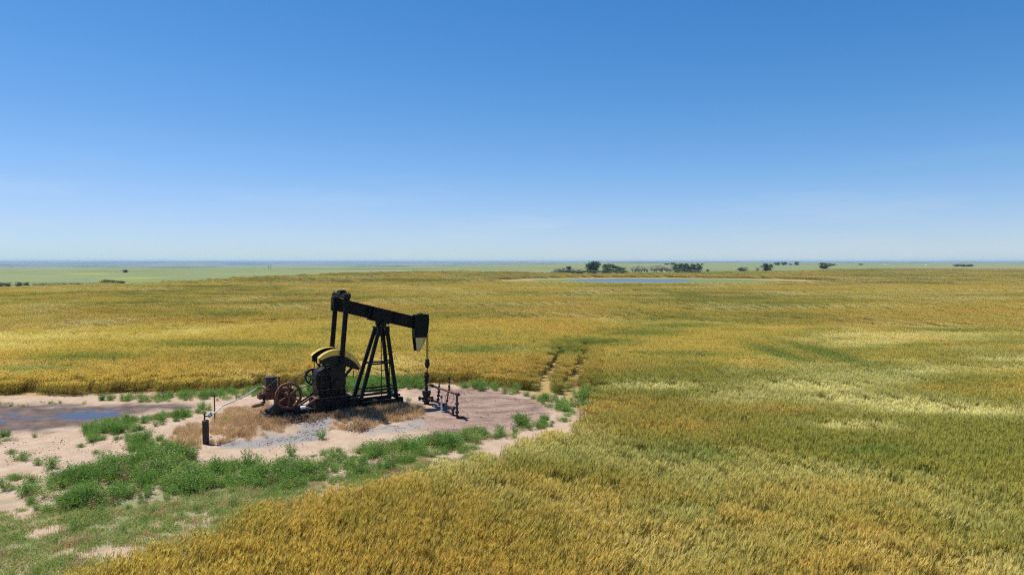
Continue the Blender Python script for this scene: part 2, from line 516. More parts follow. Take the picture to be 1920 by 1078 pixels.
def thing(name, label, cat, loc, rz=0.0, group=None):
    return tag(link(name, None, None, loc, rz), label, cat, group)

class MB:
    """collects shapes of one part"""
    def __init__(self):
        self.v = []; self.f = []
    def add(self, vs, fs):
        b = len(self.v)
        self.v += [tuple(p) for p in vs]
        self.f += [tuple(b + i for i in q) for q in fs]
        return self
    def box(self, lo, hi):
        (a, b, c), (d, e, g) = lo, hi
        return self.add([(a, b, c), (d, b, c), (d, e, c), (a, e, c), (a, b, g), (d, b, g), (d, e, g), (a, e, g)],
                        [(3, 2, 1, 0), (4, 5, 6, 7), (0, 1, 5, 4), (1, 2, 6, 5), (2, 3, 7, 6), (3, 0, 4, 7)])
    def bar(self, p, q, a, b, up=(0, 0, 1)):
        """rectangular bar p to q, a wide sideways, b deep along up"""
        p = Vector(p); q = Vector(q); d = (q - p).normalized(); up = Vector(up)
        s = d.cross(up)
        if s.length < 1e-4: s = d.cross(Vector((1, 0, 0)))
        s.normalize(); t = s.cross(d).normalized()
        vs = []
        for c in (p, q):
            for (i, j) in ((-1, -1), (1, -1), (1, 1), (-1, 1)):
                vs.append(c + s * (a / 2 * i) + t * (b / 2 * j))
        return self.add(vs, [(0, 1, 2, 3), (7, 6, 5, 4), (1, 0, 4, 5), (2, 1, 5, 6), (3, 2, 6, 7), (0, 3, 7, 4)])
    def tube(self, p, q, r, r2=None, n=10, caps=True):
        r2 = r if r2 is None else r2
        p = Vector(p); q = Vector(q); d = (q - p).normalized()
        s = d.cross(Vector((0, 0, 1)))
        if s.length < 1e-3: s = d.cross(Vector((1, 0, 0)))
        s.normalize(); t = d.cross(s).normalized()
        vs = []
        for c, rr in ((p, r), (q, r2)):
            for i in range(n):
                an = 2 * math.pi * i / n
                vs.append(c + s * (rr * math.cos(an)) + t * (rr * math.sin(an)))
        fs = [(i, (i + 1) % n, n + (i + 1) % n, n + i) for i in range(n)]
        if caps: fs += [tuple(range(n))[::-1], tuple(range(n, 2 * n))]
        return self.add(vs, fs)
    def path(self, pts, r, n=8):
        for a, b in zip(pts[:-1], pts[1:]): self.tube(a, b, r, n=n)
        for p in pts[1:-1]: self.ball(p, r * 1.02, n, 4)
        return self
    def ball(self, c, r, n=10, m=6, sz=1.0):
        c = Vector(c); vs = [c + Vector((0, 0, -r * sz))]
        for j in range(1, m):
            ph = -math.pi / 2 + math.pi * j / m
            for i in range(n):
                an = 2 * math.pi * i / n
                vs.append(c + Vector((r * math.cos(ph) * math.cos(an), r * math.cos(ph) * math.sin(an), r * sz * math.sin(ph))))
        vs.append(c + Vector((0, 0, r * sz)))
        fs = [(0, 1 + (i + 1) % n, 1 + i) for i in range(n)]
        for j in range(m - 2):
            for i in range(n):
                a = 1 + j * n
                fs.append((a + i, a + (i + 1) % n, a + n + (i + 1) % n, a + n + i))
        a = 1 + (m - 2) * n; l = len(vs) - 1
        fs += [(a + i, a + (i + 1) % n, l) for i in range(n)]
        return self.add(vs, fs)
    def lathe(self, c, axis, prof, n=16):
        """prof: list of (offset along axis, radius)"""
        c = Vector(c); d = Vector(axis).normalized()
        s = d.cross(Vector((0, 0, 1)))
        if s.length < 1e-3: s = Vector((1, 0, 0))
        s.normalize(); t = d.cross(s)
        vs = []
        for (o, r) in prof:
            for i in range(n):
                an = 2 * math.pi * i / n
                vs.append(c + d * o + s * (r * math.cos(an)) + t * (r * math.sin(an)))
        fs = []
        for k in range(len(prof) - 1):
            for i in range(n):
                fs.append((k * n + i, k * n + (i + 1) % n, (k + 1) * n + (i + 1) % n, (k + 1) * n + i))
        fs += [tuple(range(n))[::-1], tuple((len(prof) - 1) * n + i for i in range(n))]
        return self.add(vs, fs)
    def prism(self, poly, v0, v1):
        """polygon in (u, w) pulled along v"""
        n = len(poly)
        vs = [(p[0], v0, p[1]) for p in poly] + [(p[0], v1, p[1]) for p in poly]
        fs = [tuple(range(n)), tuple(range(2 * n - 1, n - 1, -1))]
        fs += [((i + 1) % n, i, n + i, n + (i + 1) % n) for i in range(n)]
        return self.add(vs, fs)
    def ring(self, c, axis, r_in, r_out, w, n=40):
        prof = [(-w / 2, r_in), (-w / 2, r_out), (w / 2, r_out), (w / 2, r_in), (-w / 2, r_in)]
        c = Vector(c); d = Vector(axis).normalized(); s = d.cross(Vector((0, 0, 1))).normalized(); t = d.cross(s)
        vs = []
        for (o, r) in prof[:-1]:
            for i in range(n):
                an = 2 * math.pi * i / n
                vs.append(c + d * o + s * (r * math.cos(an)) + t * (r * math.sin(an)))
        fs = []
        for k in range(4):
            k2 = (k + 1) % 4
            for i in range(n):
                fs.append((k * n + i, k * n + (i + 1) % n, k2 * n + (i + 1) % n, k2 * n + i))
        return self.add(vs, fs)
    def mesh(self, name, mat, smooth=False):
        me = bpy.data.meshes.new(name)
        me.from_pydata(self.v, [], self.f)
        me.materials.append(MATS[mat])
        bm_fix(me)
        if smooth:
            me.polygons.foreach_set('use_smooth', [True] * len(me.polygons))
            try: me.set_sharp_from_angle(angle=math.radians(40))
            except Exception: pass
        return me
    def build(self, name, mat, parent=None, label=None, smooth=True, bevel=0.0):
        o = link(name, self.mesh(name, mat, smooth), parent)
        if bevel:
            b = o.modifiers.new('bevel', 'BEVEL'); b.width = bevel; b.segments = 2; b.limit_method = 'ANGLE'
        if label: o['label'] = label
        return o

import bmesh
def bm_fix(me):
    bm = bmesh.new(); bm.from_mesh(me)
    bmesh.ops.recalc_face_normals(bm, faces=bm.faces)
    bm.to_mesh(me); bm.free(); me.update()

# ------------------------------------------------------------------ ground
def build_ground():
    rings = list(np.geomspace(3.0, 9.0, 12)[:-1]) + list(np.geomspace(9, 15, 40)[:-1]) + list(np.geomspace(15, 46, 260)[:-1]) + list(np.geomspace(46, 1000, 210)[:-1]) + list(np.geomspace(1000, 15000, 70))
    rings = np.array(rings)
    deg = np.concatenate([np.arange(-180, -48, 6.0), np.arange(-48, 46, 0.2), np.arange(46, 180, 6.0)])
    th = np.radians(deg)
    R, T = np.meshgrid(rings, th, indexing='ij')
    X = R * np.sin(T); Y = R * np.cos(T)
    nr, nt_ = R.shape
    Z = terrain(X, Y)
    x = X.ravel(); y = Y.ravel(); r = R.ravel()
    v = np.column_stack([x, y, Z.ravel()])
    v = np.vstack([v, [[0, 0, 0]]])
    i = np.arange(nr - 1)[:, None]; j = np.arange(nt_)[None, :]
    j2 = (j + 1) % nt_
    a = i * nt_ + j; b = i * nt_ + j2; c = (i + 1) * nt_ + j2; d = (i + 1) * nt_ + j
    q = np.stack([a, b, c, d], -1).reshape(-1, 4)[:, ::-1]
    n = len(x)
    x1 = np.append(x, 0); y1 = np.append(y, 0); r1 = np.append(r, 0)
    nz = (fbm(x1 * 1.1, y1 * 1.1, 5, 4) - 0.5)
    nearm = r1 < 90
    def zone(poly, w, k=0.9):
        return np.where(nearm, sstep(-w, w, sdist(x1, y1, poly) + nz * k), 0)
    dirt = zone(PAD_C, 0.25, 0.6)
    mud = zone(MUD, 0.7, 2.2)
    grav = np.maximum(zone(GRAVEL, 0.25, 1.2), 0.75 * zone(GRAVEL2, 0.3, 1.6))
    stain = zone(DIRT_PAD, 0.9, 2.0)
    rut = np.where(nearm, np.maximum(1 - sstep(0.15, 0.5, polydist(x1, y1, RUT_A, False)), 1 - sstep(0.15, 0.5, polydist(x1, y1, RUT_B, False))), 0)
    field = inpoly(x1, y1, FIELD)
    fd = sdist(x1, y1, FIELD)
    far = np.where(r1 > 120, 1 - sstep(-6, 2, fd), 0)
    # green and bare rings round the pond
    nn = fbm(x1 / 9, y1 / 9, 15, 3) - 0.5
    pd = sdist(x1, y1, POND)
    gx = (x1 - (PCX + 4)) / np.where(x1 > PCX, 62, 50); gy = (y1 - PCY - 2) / 44.0
    rr = np.hypot(gx, gy) + nn * 0.15
    grass = np.where(r1 > 120, 1 - sstep(0.72, 0.80, rr), 0)
    tan = np.where(r1 > 120, 1 - sstep(1.25, 1.4, rr), 0)
    tan = np.maximum(tan, rut)
    lowg = PX([(-200, 940), (60, 945), (230, 935), (400, 912), (530, 900), (480, 935), (350, 985), (180, 1035), (0, 1080), (-200, 1100)])
    pg = zone(lowg, 0.5, 1.0) * sstep(0.42, 0.60, fbm(x1 * 0.8, y1 * 0.8, 44, 4))
    grass = np.maximum(grass, 0.75 * pg)
    # patches of yellow bloom in the left pasture
    yel = np.zeros_like(x1)
    for (px, py, hw, hd) in ((165, 513.5, 12, 16), (255, 521, 16, 9), (225, 524, 12, 5)):
        cx, cy = G(px, py)
        yel = np.maximum(yel, 1 - sstep(0.6, 1.1, np.hypot((x1 - cx) / hw, (y1 - cy) / hd) + nn * 0.8))
    yel *= 0.75
    za = np.column_stack([dirt, mud, grav, yel]); zb = np.column_stack([grass, tan, far, stain])
    me = np_mesh('ground', v, q, 'ground', {'zone_a': ('POINT', 'FLOAT_COLOR', za), 'zone_b': ('POINT', 'FLOAT_COLOR', zb)}, smooth=True)
    # close the middle
    bm = bmesh.new(); bm.from_mesh(me); bm.verts.ensure_lookup_table()
    for k in range(nt_):
        bm.faces.new((bm.verts[n], bm.verts[(k + 1) % nt_], bm.verts[k]))
    bmesh.ops.recalc_face_normals(bm, faces=bm.faces)
    bm.to_mesh(me); bm.free()
    if me.polygons[0].normal.z < 0: me.flip_normals()
    o = link('ground', me)
    tag(o, 'flat prairie ground with bare tan pad, soil and green pasture', None, None, 'structure')
build_ground()

def water_sheet(name, poly, z, mat, label, grow):
    cx = sum(p[0] for p in poly) / len(poly); cy = sum(p[1] for p in poly) / len(poly)
    pts = []
    for (x, y) in poly:
        d = math.hypot(x - cx, y - cy)
        pts.append((cx + (x - cx) * (1 + grow / d), cy + (y - cy) * (1 + grow / d), z))
    me = bpy.data.meshes.new(name); me.from_pydata(pts, [], [tuple(range(len(pts)))])
    me.materials.append(MATS[mat]); me.update()
    if me.polygons[0].normal.z < 0: me.flip_normals()
    tag(link(name, me), label, None, None, 'structure')
water_sheet('pond', POND, -0.13, 'pond_water', 'shallow pond lying in the far wheat', 3.0)
water_sheet('puddle', PUDDLE, -0.042, 'puddle_water', 'blue reflecting puddle on the muddy pad', 0.9)

# ------------------------------------------------------------------ the pump jack
jack = thing('pump_jack', 'black oil pump jack with yellow tipped horse head and arched counterweights', 'pump jack', JACK_O, JACK_A)
BK, GR, BR = 'black_paint', 'black_greasy', 'black_rusty'

def ibeam(mb, p, q, w, h, t=0.022, tw=0.016, up=(0, 0, 1)):
    p = Vector(p); q = Vector(q); d = (q - p).normalized(); s = d.cross(Vector(up)).normalized(); n = s.cross(d).normalized()
    mb.bar(p + n * (h / 2 - t / 2), q + n * (h / 2 - t / 2), w, t, n)
    mb.bar(p - n * (h / 2 - t / 2), q - n * (h / 2 - t / 2), w, t, n)
    mb.bar(p, q, tw, h - 2 * t, n)
    return mb

for v in (-0.44, 0.44):
    ibeam(MB(), (-4.9, v, 0.14), (0.62, v, 0.14), 0.17, 0.28).build('skid_rail', BR, jack)
for u in (-3.9, -3.25, -2.4, -1.7, -0.4):
    ibeam(MB(), (u, -0.352, 0.15), (u, 0.352, 0.15), 0.14, 0.22).build('cross_member', BR, jack)
MB().tube((-4.97, -0.62, 0.17), (-4.97, 0.62, 0.17), 0.075, n=14).tube((-4.97, -0.63, 0.17), (-4.97, -0.60, 0.17), 0.10, n=14).build('tow_bar', 'rust_dark', jack, 'rusty tow pipe across the skid end')
MB().prism([(-4.9, 0.285), (-4.55, 0.285), (-4.55, 0.62), (-4.62, 0.62)], -0.50, -0.475).build('gusset', 'rust_dark', jack)
for u in (-1.17, 0.5):
    ibeam(MB(), (u, -0.56, 0.36), (u, 0.56, 0.36), 0.15, 0.14).build('post_base_beam', BK, jack)
MB().bar((-1.35, -0.40, 0.415), (0.65, -0.40, 0.415), 0.05, 0.10).build('post_foot_angle', BK, jack)
MB().bar((-1.35, 0.40, 0.415), (0.65, 0.40, 0.415), 0.05, 0.10).build('post_foot_angle', BK, jack)
MB().box((0.52, -0.6, 0.02), (0.72, -0.36, 0.34)).build('skid_end_block', GR, jack, bevel=0.02)

# pedestal under the gear box
def pedestal(name, u0, u1, w0, w1, hv, mat):
    m = MB()
    m.box((u0, -hv + 0.06, w0 + 0.025), (u1, hv - 0.06, w1 - 0.025))
    for u in np.linspace(u0 + 0.03, u1 - 0.03, 5):
        m.box((u - 0.012, -hv + 0.01, w0 + 0.024), (u + 0.012, -hv + 0.065, w1 - 0.024))
        m.box((u - 0.012, hv - 0.065, w0 + 0.024), (u + 0.012, hv - 0.01, w1 - 0.024))
    p = m.build(name, mat, jack)
    MB().box((u0 - 0.02, -hv - 0.015, w1 - 0.026), (u1 + 0.02, hv + 0.015, w1)).build('flange_plate', 'rust_brown', p, 'rust brown top flange')
    MB().box((u0 - 0.02, -hv - 0.015, w0), (u1 + 0.02, hv + 0.015, w0 + 0.026)).build('flange_plate', BR, p)
    return p
pb = pedestal('pedestal_base', -3.1, -1.68, 0.285, 0.68, 0.5, BR)
pt = pedestal('pedestal_top', -2.96, -1.82, 0.684, 1.0, 0.43, BK)
for v in (-0.46, 0.44):
    MB().prism([(-1.68, 0.64), (-1.68, 0.29), (-1.32, 0.29), (-1.45, 0.40)], v, v + 0.02).build('gusset', BR, jack)
for v in (-0.40, 0.12, 0.40):
    MB().tube((-2.93, v, 0.74), (-3.62, v, 0.33), 0.042).build('diagonal_brace', 'rust_brown', jack, 'rusty diagonal pipe brace beside the engine')

# gear reducer
gb = MB().prism([(-2.98, 1.004), (-1.80, 1.004), (-1.76, 1.10), (-1.76, 1.55), (-1.92, 1.80), (-2.2, 1.90), (-2.62, 1.90), (-2.92, 1.76), (-3.02, 1.55), (-3.02, 1.12)], -0.30, 0.30).build('gear_reducer', GR, jack, bevel=0.025)
MB().box((-3.09, -0.345, 1.42), (-1.70, 0.345, 1.465)).build('split_flange', GR, gb)
MB().box((-2.62, -0.20, 1.90), (-2.2, 0.20, 1.955)).box((-2.5, -0.08, 1.955), (-2.34, 0.08, 1.985)).build('inspection_cover', BK, gb, bevel=0.008)
for k in range(9):
    u = -3.04 + k * 0.163
    MB().tube((u, -0.325, 1.40), (u, -0.325, 1.49), 0.017, n=6).build('bolt', BK, gb)
for (u, w, r) in ((-2.78, 1.44, 0.13), (-2.46, 1.30, 0.16)):
    MB().lathe((u, -0.30, w), (0, -1, 0), [(0, r), (0.05, r), (0.06, r * 0.8), (0.10, r * 0.75), (0.11, r * 0.35)], 20).build('bearing_cap', BK, gb)
for u in (-2.86, -2.62, -1.95):
    MB().prism([(u - 0.02, 1.005), (u + 0.02, 1.005), (u + 0.02, 1.42), (u - 0.02, 1.42)], -0.36, -0.30).build('housing_rib', GR, gb)
for u in (-2.85, -2.55, -1.95):
    MB().tube((u, -0.38, 1.0), (u, -0.38, 1.06), 0.028, n=6).build('anchor_bolt', 'rust_brown', gb)
MB().path([(-2.95, -0.33, 1.62), (-2.9, -0.42, 1.60), (-2.72, -0.43, 1.60), (-2.68, -0.33, 1.6)], 0.018).build('oil_pipe', BK, gb)
SH = Vector((-2.2, 0, 1.25))
MB().tube((SH.x, -0.60, SH.z), (SH.x, 0.60, SH.z), 0.085, n=16).build('crankshaft', GR, jack)

# cranks and counterweights
A3 = np.array([[-2.98, 2.32], [-2.137, 2.605], [-1.212, 1.795]])
def circ(p):
    (ax, ay), (bx, by), (cx, cy) = p
    d = 2 * (ax * (by - cy) + bx * (cy - ay) + cx * (ay - by))
    ux = ((ax * ax + ay * ay) * (by - cy) + (bx * bx + by * by) * (cy - ay) + (cx * cx + cy * cy) * (ay - by)) / d
    uy = ((ax * ax + ay * ay) * (cx - bx) + (bx * bx + by * by) * (ax - cx) + (cx * cx + cy * cy) * (bx - ax)) / d
    return ux, uy, math.hypot(ax - ux, ay - uy)
ccx, ccy, cr = circ(A3)
a0 = math.atan2(A3[0, 1] - ccy, A3[0, 0] - ccx); a1 = math.atan2(A3[2, 1] - ccy, A3[2, 0] - ccx)
arc = [(ccx + cr * math.cos(a), ccy + cr * math.sin(a)) for a in np.linspace(a0, a1, 22)]
arc_in = [(ccx + (cr - 0.235 * (0.25 + 0.75 * math.sin(math.pi * min(1, max(0, (t * 0.92 + 0.08)))) ** 0.7)) * math.cos(a), ccy + (cr - 0.235 * (0.25 + 0.75 * math.sin(math.pi * min(1, t * 0.92 + 0.08)) ** 0.7)) * math.sin(a)) for t, a in zip(np.linspace(0, 1, 22), np.linspace(a0, a1, 22))]
for s in (-1, 1):
    cm = MB()
    y0, y1 = s * 0.40, s * 0.50
    cm.prism([(-2.44, 1.02), (-1.96, 1.00), (-1.80, 2.02), (-2.52, 2.16)], y0, y1)
    cm.bar((-2.02, (y0 + y1) / 2, 1.33), (-1.50, (y0 + y1) / 2, 1.86), 0.09, 0.10)
    cm.bar((-2.38, (y0 + y1) / 2, 1.40), (-2.78, (y0 + y1) / 2, 2.10), 0.09, 0.10)
    cr_o = cm.build('crank', GR, jack, bevel=0.012)
    MB().lathe((SH.x, s * 0.50, SH.z), (0, s, 0), [(0, 0.19), (0.05, 0.19), (0.06, 0.15), (0.12, 0.14), (0.13, 0.05)], 20).build('crank_hub', GR, cr_o)
    for k in range(3):       # stacked plates
        i0 = s * (0.345 + 0.075 * k); i1 = i0 + s * 0.07
        d = 0.012 * (k % 2)
        poly = [(p[0], p[1] - d) for p in arc] + [(-1.29, 1.69 - d), (-1.62, 1.80), (-2.12, 2.00), (-2.6, 2.10), (-2.955, 2.07 + d)]
        w = MB().prism(poly, i0, i1).build('counterweight', GR, cr_o)
        strip = MB()
        for q in range(21):
            (ax, ay), (bx, by) = arc[q], arc[q + 1]
            strip.bar((ax, (i0 + i1) / 2, ay - d + 0.002), (bx, (i0 + i1) / 2, by - d + 0.002), 0.074, 0.012)
        strip.build('painted_rim', 'yellow_paint', w, 'yellow painted outer rim')
        MB().box((-2.988, min(i0, i1) + 0.006, 2.10), (-2.966, max(i0, i1) - 0.006, 2.30)).build('plate_end', 'yellow_paint', w)
    MB().prism(arc + arc_in[::-1], s * 0.566, s * 0.574).build('painted_band', 'yellow_paint', cr_o, 'yellow band painted on the outer face')
    for (u, w0) in ((-2.80, 2.08), (-1.50, 1.75)):
        MB().tube((u, s * 0.53, w0), (u - 0.04, s * 0.53, w0 - 0.38), 0.016, n=6).build('hanging_rod', GR, cr_o)
    # pitman arms
    pm = MB().bar((-1.835, s * 0.635, 4.56), (-2.075, s * 0.635, 1.99), 0.105, 0.19, (1, 0, 0)).build('pitman_arm', BK, jack, bevel=0.01)
    MB().lathe((-2.08, s * 0.57, 1.97), (0, s, 0), [(0, 0.14), (0.12, 0.14), (0.14, 0.11), (0.19, 0.10), (0.20, 0.04)], 16).build('crank_pin_bearing', GR, pm)
    MB().box((-1.95, s * 0.635 - 0.075, 4.50), (-1.71, s * 0.635 + 0.075, 4.72)).build('pitman_yoke', BK, pm, bevel=0.015)

# walking beam
TILT = math.atan2(0.81, 3.05)
bd = Vector((math.cos(TILT), 0, -math.sin(TILT))); bn = Vector((math.sin(TILT), 0, math.cos(TILT)))
BC = Vector((-0.05, 0, 3.925))
wb = ibeam(MB(), BC - bd * 2.24, BC + bd * 1.72, 0.25, 0.545, 0.03, 0.022, bn).build('walking_beam', BK, jack)
for o in (-0.62, 0.62):
    for s in (-1, 1):
        c = BC + bd * o + Vector((0, s * 0.06, 0))
        MB().bar(c - bn * 0.24, c + bn * 0.24, 0.09, 0.02, bd).build('stiffener', BK, wb)
for s in (-1, 1):
    c = BC + Vector((0, s * 0.132, 0))
    MB().bar(c - bd * 0.42, c + bd * 0.42, 0.02, 0.50, bn).build('web_plate', BK, wb)
c = BC - bn * 0.305
MB().bar(c - bd * 0.52, c + bd * 0.42, 0.34, 0.06, bn).build('saddle_plate', BK, wb)
MB().bar(BC + bd * 0.0 - bn * 0.335, BC - bn * 0.43, 0.24, 0.26, bd).build('saddle_bearing', 'black_rusty', wb, bevel=0.02)
MB().tube((-0.06, -0.36, 3.52), (-0.06, 0.36, 3.52), 0.062, n=16).build('pivot_shaft', BK, jack)
for v in (-0.28, 0.28):
    MB().lathe((-0.06, v - 0.06, 3.52), (0, 1, 0), [(0, 0.08), (0.01, 0.115), (0.11, 0.115), (0.12, 0.08)], 16).build('pivot_bearing', BR, jack)
# equalizer across the tail
eq = MB().box((-1.97, -0.73, 4.72), (-1.67, 0.73, 4.82)).box((-1.93, -0.70, 4.82), (-1.71, 0.70, 4.90)).build('equalizer', BK, jack, bevel=0.02)
MB().lathe((-1.82, -0.20, 4.90), (0, 1, 0), [(0, 0.08), (0.02, 0.14), (0.38, 0.14), (0.40, 0.08)], 16).build('equalizer_bearing', GR, eq)
for v in (-0.66, 0.66):
    MB().lathe((-1.97, v, 4.82), (1, 0, 0), [(0, 0.07), (0.02, 0.11), (0.28, 0.11), (0.30, 0.07)], 14).build('pitman_bearing', GR, eq)
    MB().tube((-1.9, v, 4.90), (-1.9, v, 5.0), 0.02, n=6).build('bolt', GR, eq)
    MB().tube((-1.74, v, 4.90), (-1.74, v, 5.0), 0.02, n=6).build('bolt', GR, eq)
MB().path([(-2.05, -0.10, 4.96), (-1.95, -0.16, 5.04), (-1.7, -0.16, 5.02), (-1.6, -0.1, 4.9)], 0.02).build('grease_pipe', BK, eq)
MB().box((-2.22, -0.16, 4.18), (-2.16, 0.16, 4.76)).build('tail_plate', BK, wb)

# horse head
HC = (-0.05, 3.60); HR = 2.215
ang = np.radians(np.linspace(6.6, -38.8, 24))
harc = [(HC[0] + HR * math.cos(a), HC[1] + HR * math.sin(a)) for a in ang]
cut = 2.83
up_arc = [p for p in harc if p[1] > cut]; lo_arc = [p for p in harc if p[1] <= cut]
ca = math.asin((cut - HC[1]) / HR); cp = (HC[0] + HR * math.cos(ca), cut)
hh = None
hm = MB()
for s in (-1, 1):
    hm.prism([(1.50, 3.80), (1.62, 3.865), (2.06, 3.88)] + up_arc[1:] + [cp, (1.525, cut)], s * 0.165 - 0.012, s * 0.165 + 0.012)
hh = hm.build('horse_head', BK, jack)
for s in (-1, 1):
    MB().prism([(1.525, cut - 0.001), (cp[0], cut - 0.001)] + lo_arc + [(1.60, 2.21)], s * 0.165 - 0.012, s * 0.165 + 0.012).build('painted_tip', 'yellow_dull' if s < 0 else BK, hh, 'pale yellow painted lower tip' if s < 0 else None)
strip = MB(); tip = MB()
for (p, q) in zip(harc[:-1], harc[1:]):
    (strip if p[1] > cut else tip).bar((p[0] + 0.012, 0, p[1]), (q[0] + 0.012, 0, q[1]), 0.40, 0.028)
strip.build('wireline_face', BK, hh); tip.build('wireline_face', 'yellow_paint', hh, 'yellow lower end of the curved face')
MB().box((1.56, -0.152, 3.83), (2.05, 0.152, 3.862)).lathe((1.85, 0, 3.862), (0, 0, 1), [(0, 0.13), (0.03, 0.13), (0.05, 0.09)], 14).build('head_cap', BK, hh)
MB().bar((1.512, 0, 3.80), (1.512, 0, 2.84), 0.30, 0.022, (1, 0, 0)).build('back_plate', BK, hh)
for (u, w) in ((1.62, 3.35), (1.72, 3.28), (1.62, 3.62), (1.85, 3.25)):
    MB().tube((u, -0.178, w), (u, -0.20, w), 0.016, n=8).build('bolt', BR, hh)
# bridle and carrier bar
for k, v in enumerate((-0.07, 0.0, 0.07)):
    MB().tube((2.19, v, 1.78), (2.19, v, 3.60), 0.0115, n=6).build('bridle_cable', GR, jack)
cb = MB().lathe((2.185, 0, 1.38), (0, 0, 1), [(0, 0.03), (0.03, 0.06), (0.12, 0.10), (0.24, 0.125), (0.30, 0.09), (0.36, 0.075), (0.42, 0.09), (0.45, 0.03)], 14).build('carrier_bar', GR, jack)
MB().box((2.14, -0.12, 1.70), (2.23, 0.12, 1.78)).build('cable_clamp', GR, cb)
MB().tube((2.185, 0, 1.0), (2.185, 0, 1.40), 0.02, n=10).build('polished_rod', GR, jack)

# samson post
LEGS = [((-1.15, -0.36), (-0.20, -0.20)), ((0.49, -0.36), (0.13, -0.20)), ((-1.20, 0.34), (-0.22, 0.20)), ((0.46, 0.34), (0.09, 0.20))]
def leg_at(i, w):
    (u0, v0), (u1, v1) = LEGS[i]; t = (w - 0.36) / (3.38 - 0.36)
    return Vector((u0 + (u1 - u0) * t, v0 + (v1 - v0) * t, w))
for i in range(4):
    MB().bar(leg_at(i, 0.37), leg_at(i, 3.38), 0.115, 0.15, (1, 0, 0)).build('post_leg', BK, jack, bevel=0.008)
MB().box((-0.33, -0.29, 3.36), (0.24, 0.29, 3.42)).build('post_cap', BK, jack)
for s in (-1, 1):
    MB().prism([(-0.38, 3.02), (-0.16, 3.02), (-0.10, 3.36), (-0.30, 3.36)], s * 0.27 - 0.01, s * 0.27 + 0.01).build('cap_gusset', BK, jack)
    MB().prism([(0.02, 3.02), (0.22, 3.02), (0.19, 3.36), (0.0, 3.36)], s * 0.27 - 0.01, s * 0.27 + 0.01).build('cap_gusset', BK, jack)
for w in (0.72, 1.84):
    for (a, b) in ((0, 1), (2, 3)):
        MB().bar(leg_at(a, w), leg_at(b, w), 0.05, 0.065).build('post_brace', BK, jack)
    for (a, b) in ((0, 2), (1, 3)):
        MB().bar(leg_at(a, w + 0.07), leg_at(b, w + 0.07), 0.05, 0.05).build('post_brace', BK, jack)
ld = link('ladder', None, jack)
for u in (-0.055, 0.325):
    MB().tube((u, -0.02, 0.40), (u, -0.02, 3.36), 0.019, n=6).build('ladder_rail', BK, ld)
for k in range(9):
    w = 0.46 + k * 0.345
    MB().tube((-0.055, -0.02, w), (0.325, -0.02, w), 0.017, n=6).build('rung', BK, ld)

# sheave and belts
sv = MB().ring((-2.92, 0.5, 1.42), (0, 1, 0), 0.27, 0.335, 0.16, 32).build('sheave', GR, jack)
MB().lathe((-2.92, 0.40, 1.42), (0, 1, 0), [(0, 0.07), (0.2, 0.07)], 14).build('hub', GR, sv)
for k in range(5):
    a = 2 * math.pi * k / 5 + 0.3
    MB().bar((-2.92, 0.5, 1.42), (-2.92 + 0.28 * math.cos(a), 0.5, 1.42 + 0.28 * math.sin(a)), 0.06, 0.05).build('spoke', GR, sv)
MB().tube((-2.92, 0.30, 1.42), (-2.92, 0.62, 1.42), 0.045).build('input_shaft', GR, gb)
def belt(v):
    c1 = np.array([-4.22, 0.935]); r1 = 0.112; c2 = np.array([-2.92, 1.42]); r2 = 0.342
    d = c2 - c1; D = np.hypot(*d); base = math.atan2(d[1], d[0]); off = math.acos((r1 - r2) / D)
    pts = []
    for a in np.linspace(base + off, base + 2 * math.pi - off, 12): pts.append(c1 + r1 * np.array([math.cos(a), math.sin(a)]))
    for a in np.linspace(base - off, base + off, 18): pts.append(c2 + r2 * np.array([math.cos(a), math.sin(a)]))
    m = MB()
    for a, b in zip(pts, pts[1:] + pts[:1]): m.bar((a[0], v, a[1]), (b[0], v, b[1]), 0.026, 0.014)
    m.build('drive_belt', 'rubber', jack)
for v in (0.455, 0.5, 0.545): belt(v)

# ------------------------------------------------------------------ engine on the end of the skid
eng = thing('gas_engine', 'rusty single cylinder engine with spoked flywheel on the skid end', 'engine', JACK_O, JACK_A)
EX = (-4.22, 0.935)
MB().prism([(-4.86, 0.285), (-3.72, 0.285), (-3.80, 0.48), (-4.62, 0.48), (-4.86, 0.36)], -0.34, 0.34).build('engine_base', 'rust_dark', eng)
cc = MB().prism([(-4.60, 0.482), (-3.86, 0.482), (-3.80, 0.75), (-3.84, 1.02), (-4.02, 1.20), (-4.36, 1.22), (-4.60, 1.12)], -0.24, 0.24).build('crankcase', 'rust_red', eng, bevel=0.03)
MB().lathe((EX[0], -0.24, EX[1]), (0, -1, 0), [(0, 0.20), (0.05, 0.20), (0.07, 0.13), (0.16, 0.11)], 18).build('bearing_housing', 'rust_dark', cc)
MB().lathe((EX[0], 0.24, EX[1]), (0, 1, 0), [(0, 0.20), (0.05, 0.20), (0.07, 0.13), (0.16, 0.11)], 18).build('bearing_housing', 'rust_dark', cc)
MB().tube((EX[0], -0.68, EX[1]), (EX[0], 0.64, EX[1]), 0.042, n=14).build('crankshaft', 'rust_dark', eng)
MB().lathe((EX[0], 0.42, EX[1]), (0, 1, 0), [(0, 0.12), (0.02, 0.12), (0.025, 0.10), (0.15, 0.10), (0.155, 0.12), (0.17, 0.12)], 18).build('belt_pulley', 'rust_dark', eng)
fw = MB().ring((EX[0], -0.57, EX[1]), (0, 1, 0), 0.430, 0.530, 0.13, 56).build('flywheel', 'rust_red', eng, bevel=0.012)
MB().lathe((EX[0], -0.67, EX[1]), (0, 1, 0), [(0, 0.07), (0.02, 0.095), (0.18, 0.095), (0.20, 0.07)], 16).build('hub', 'rust_red', fw)
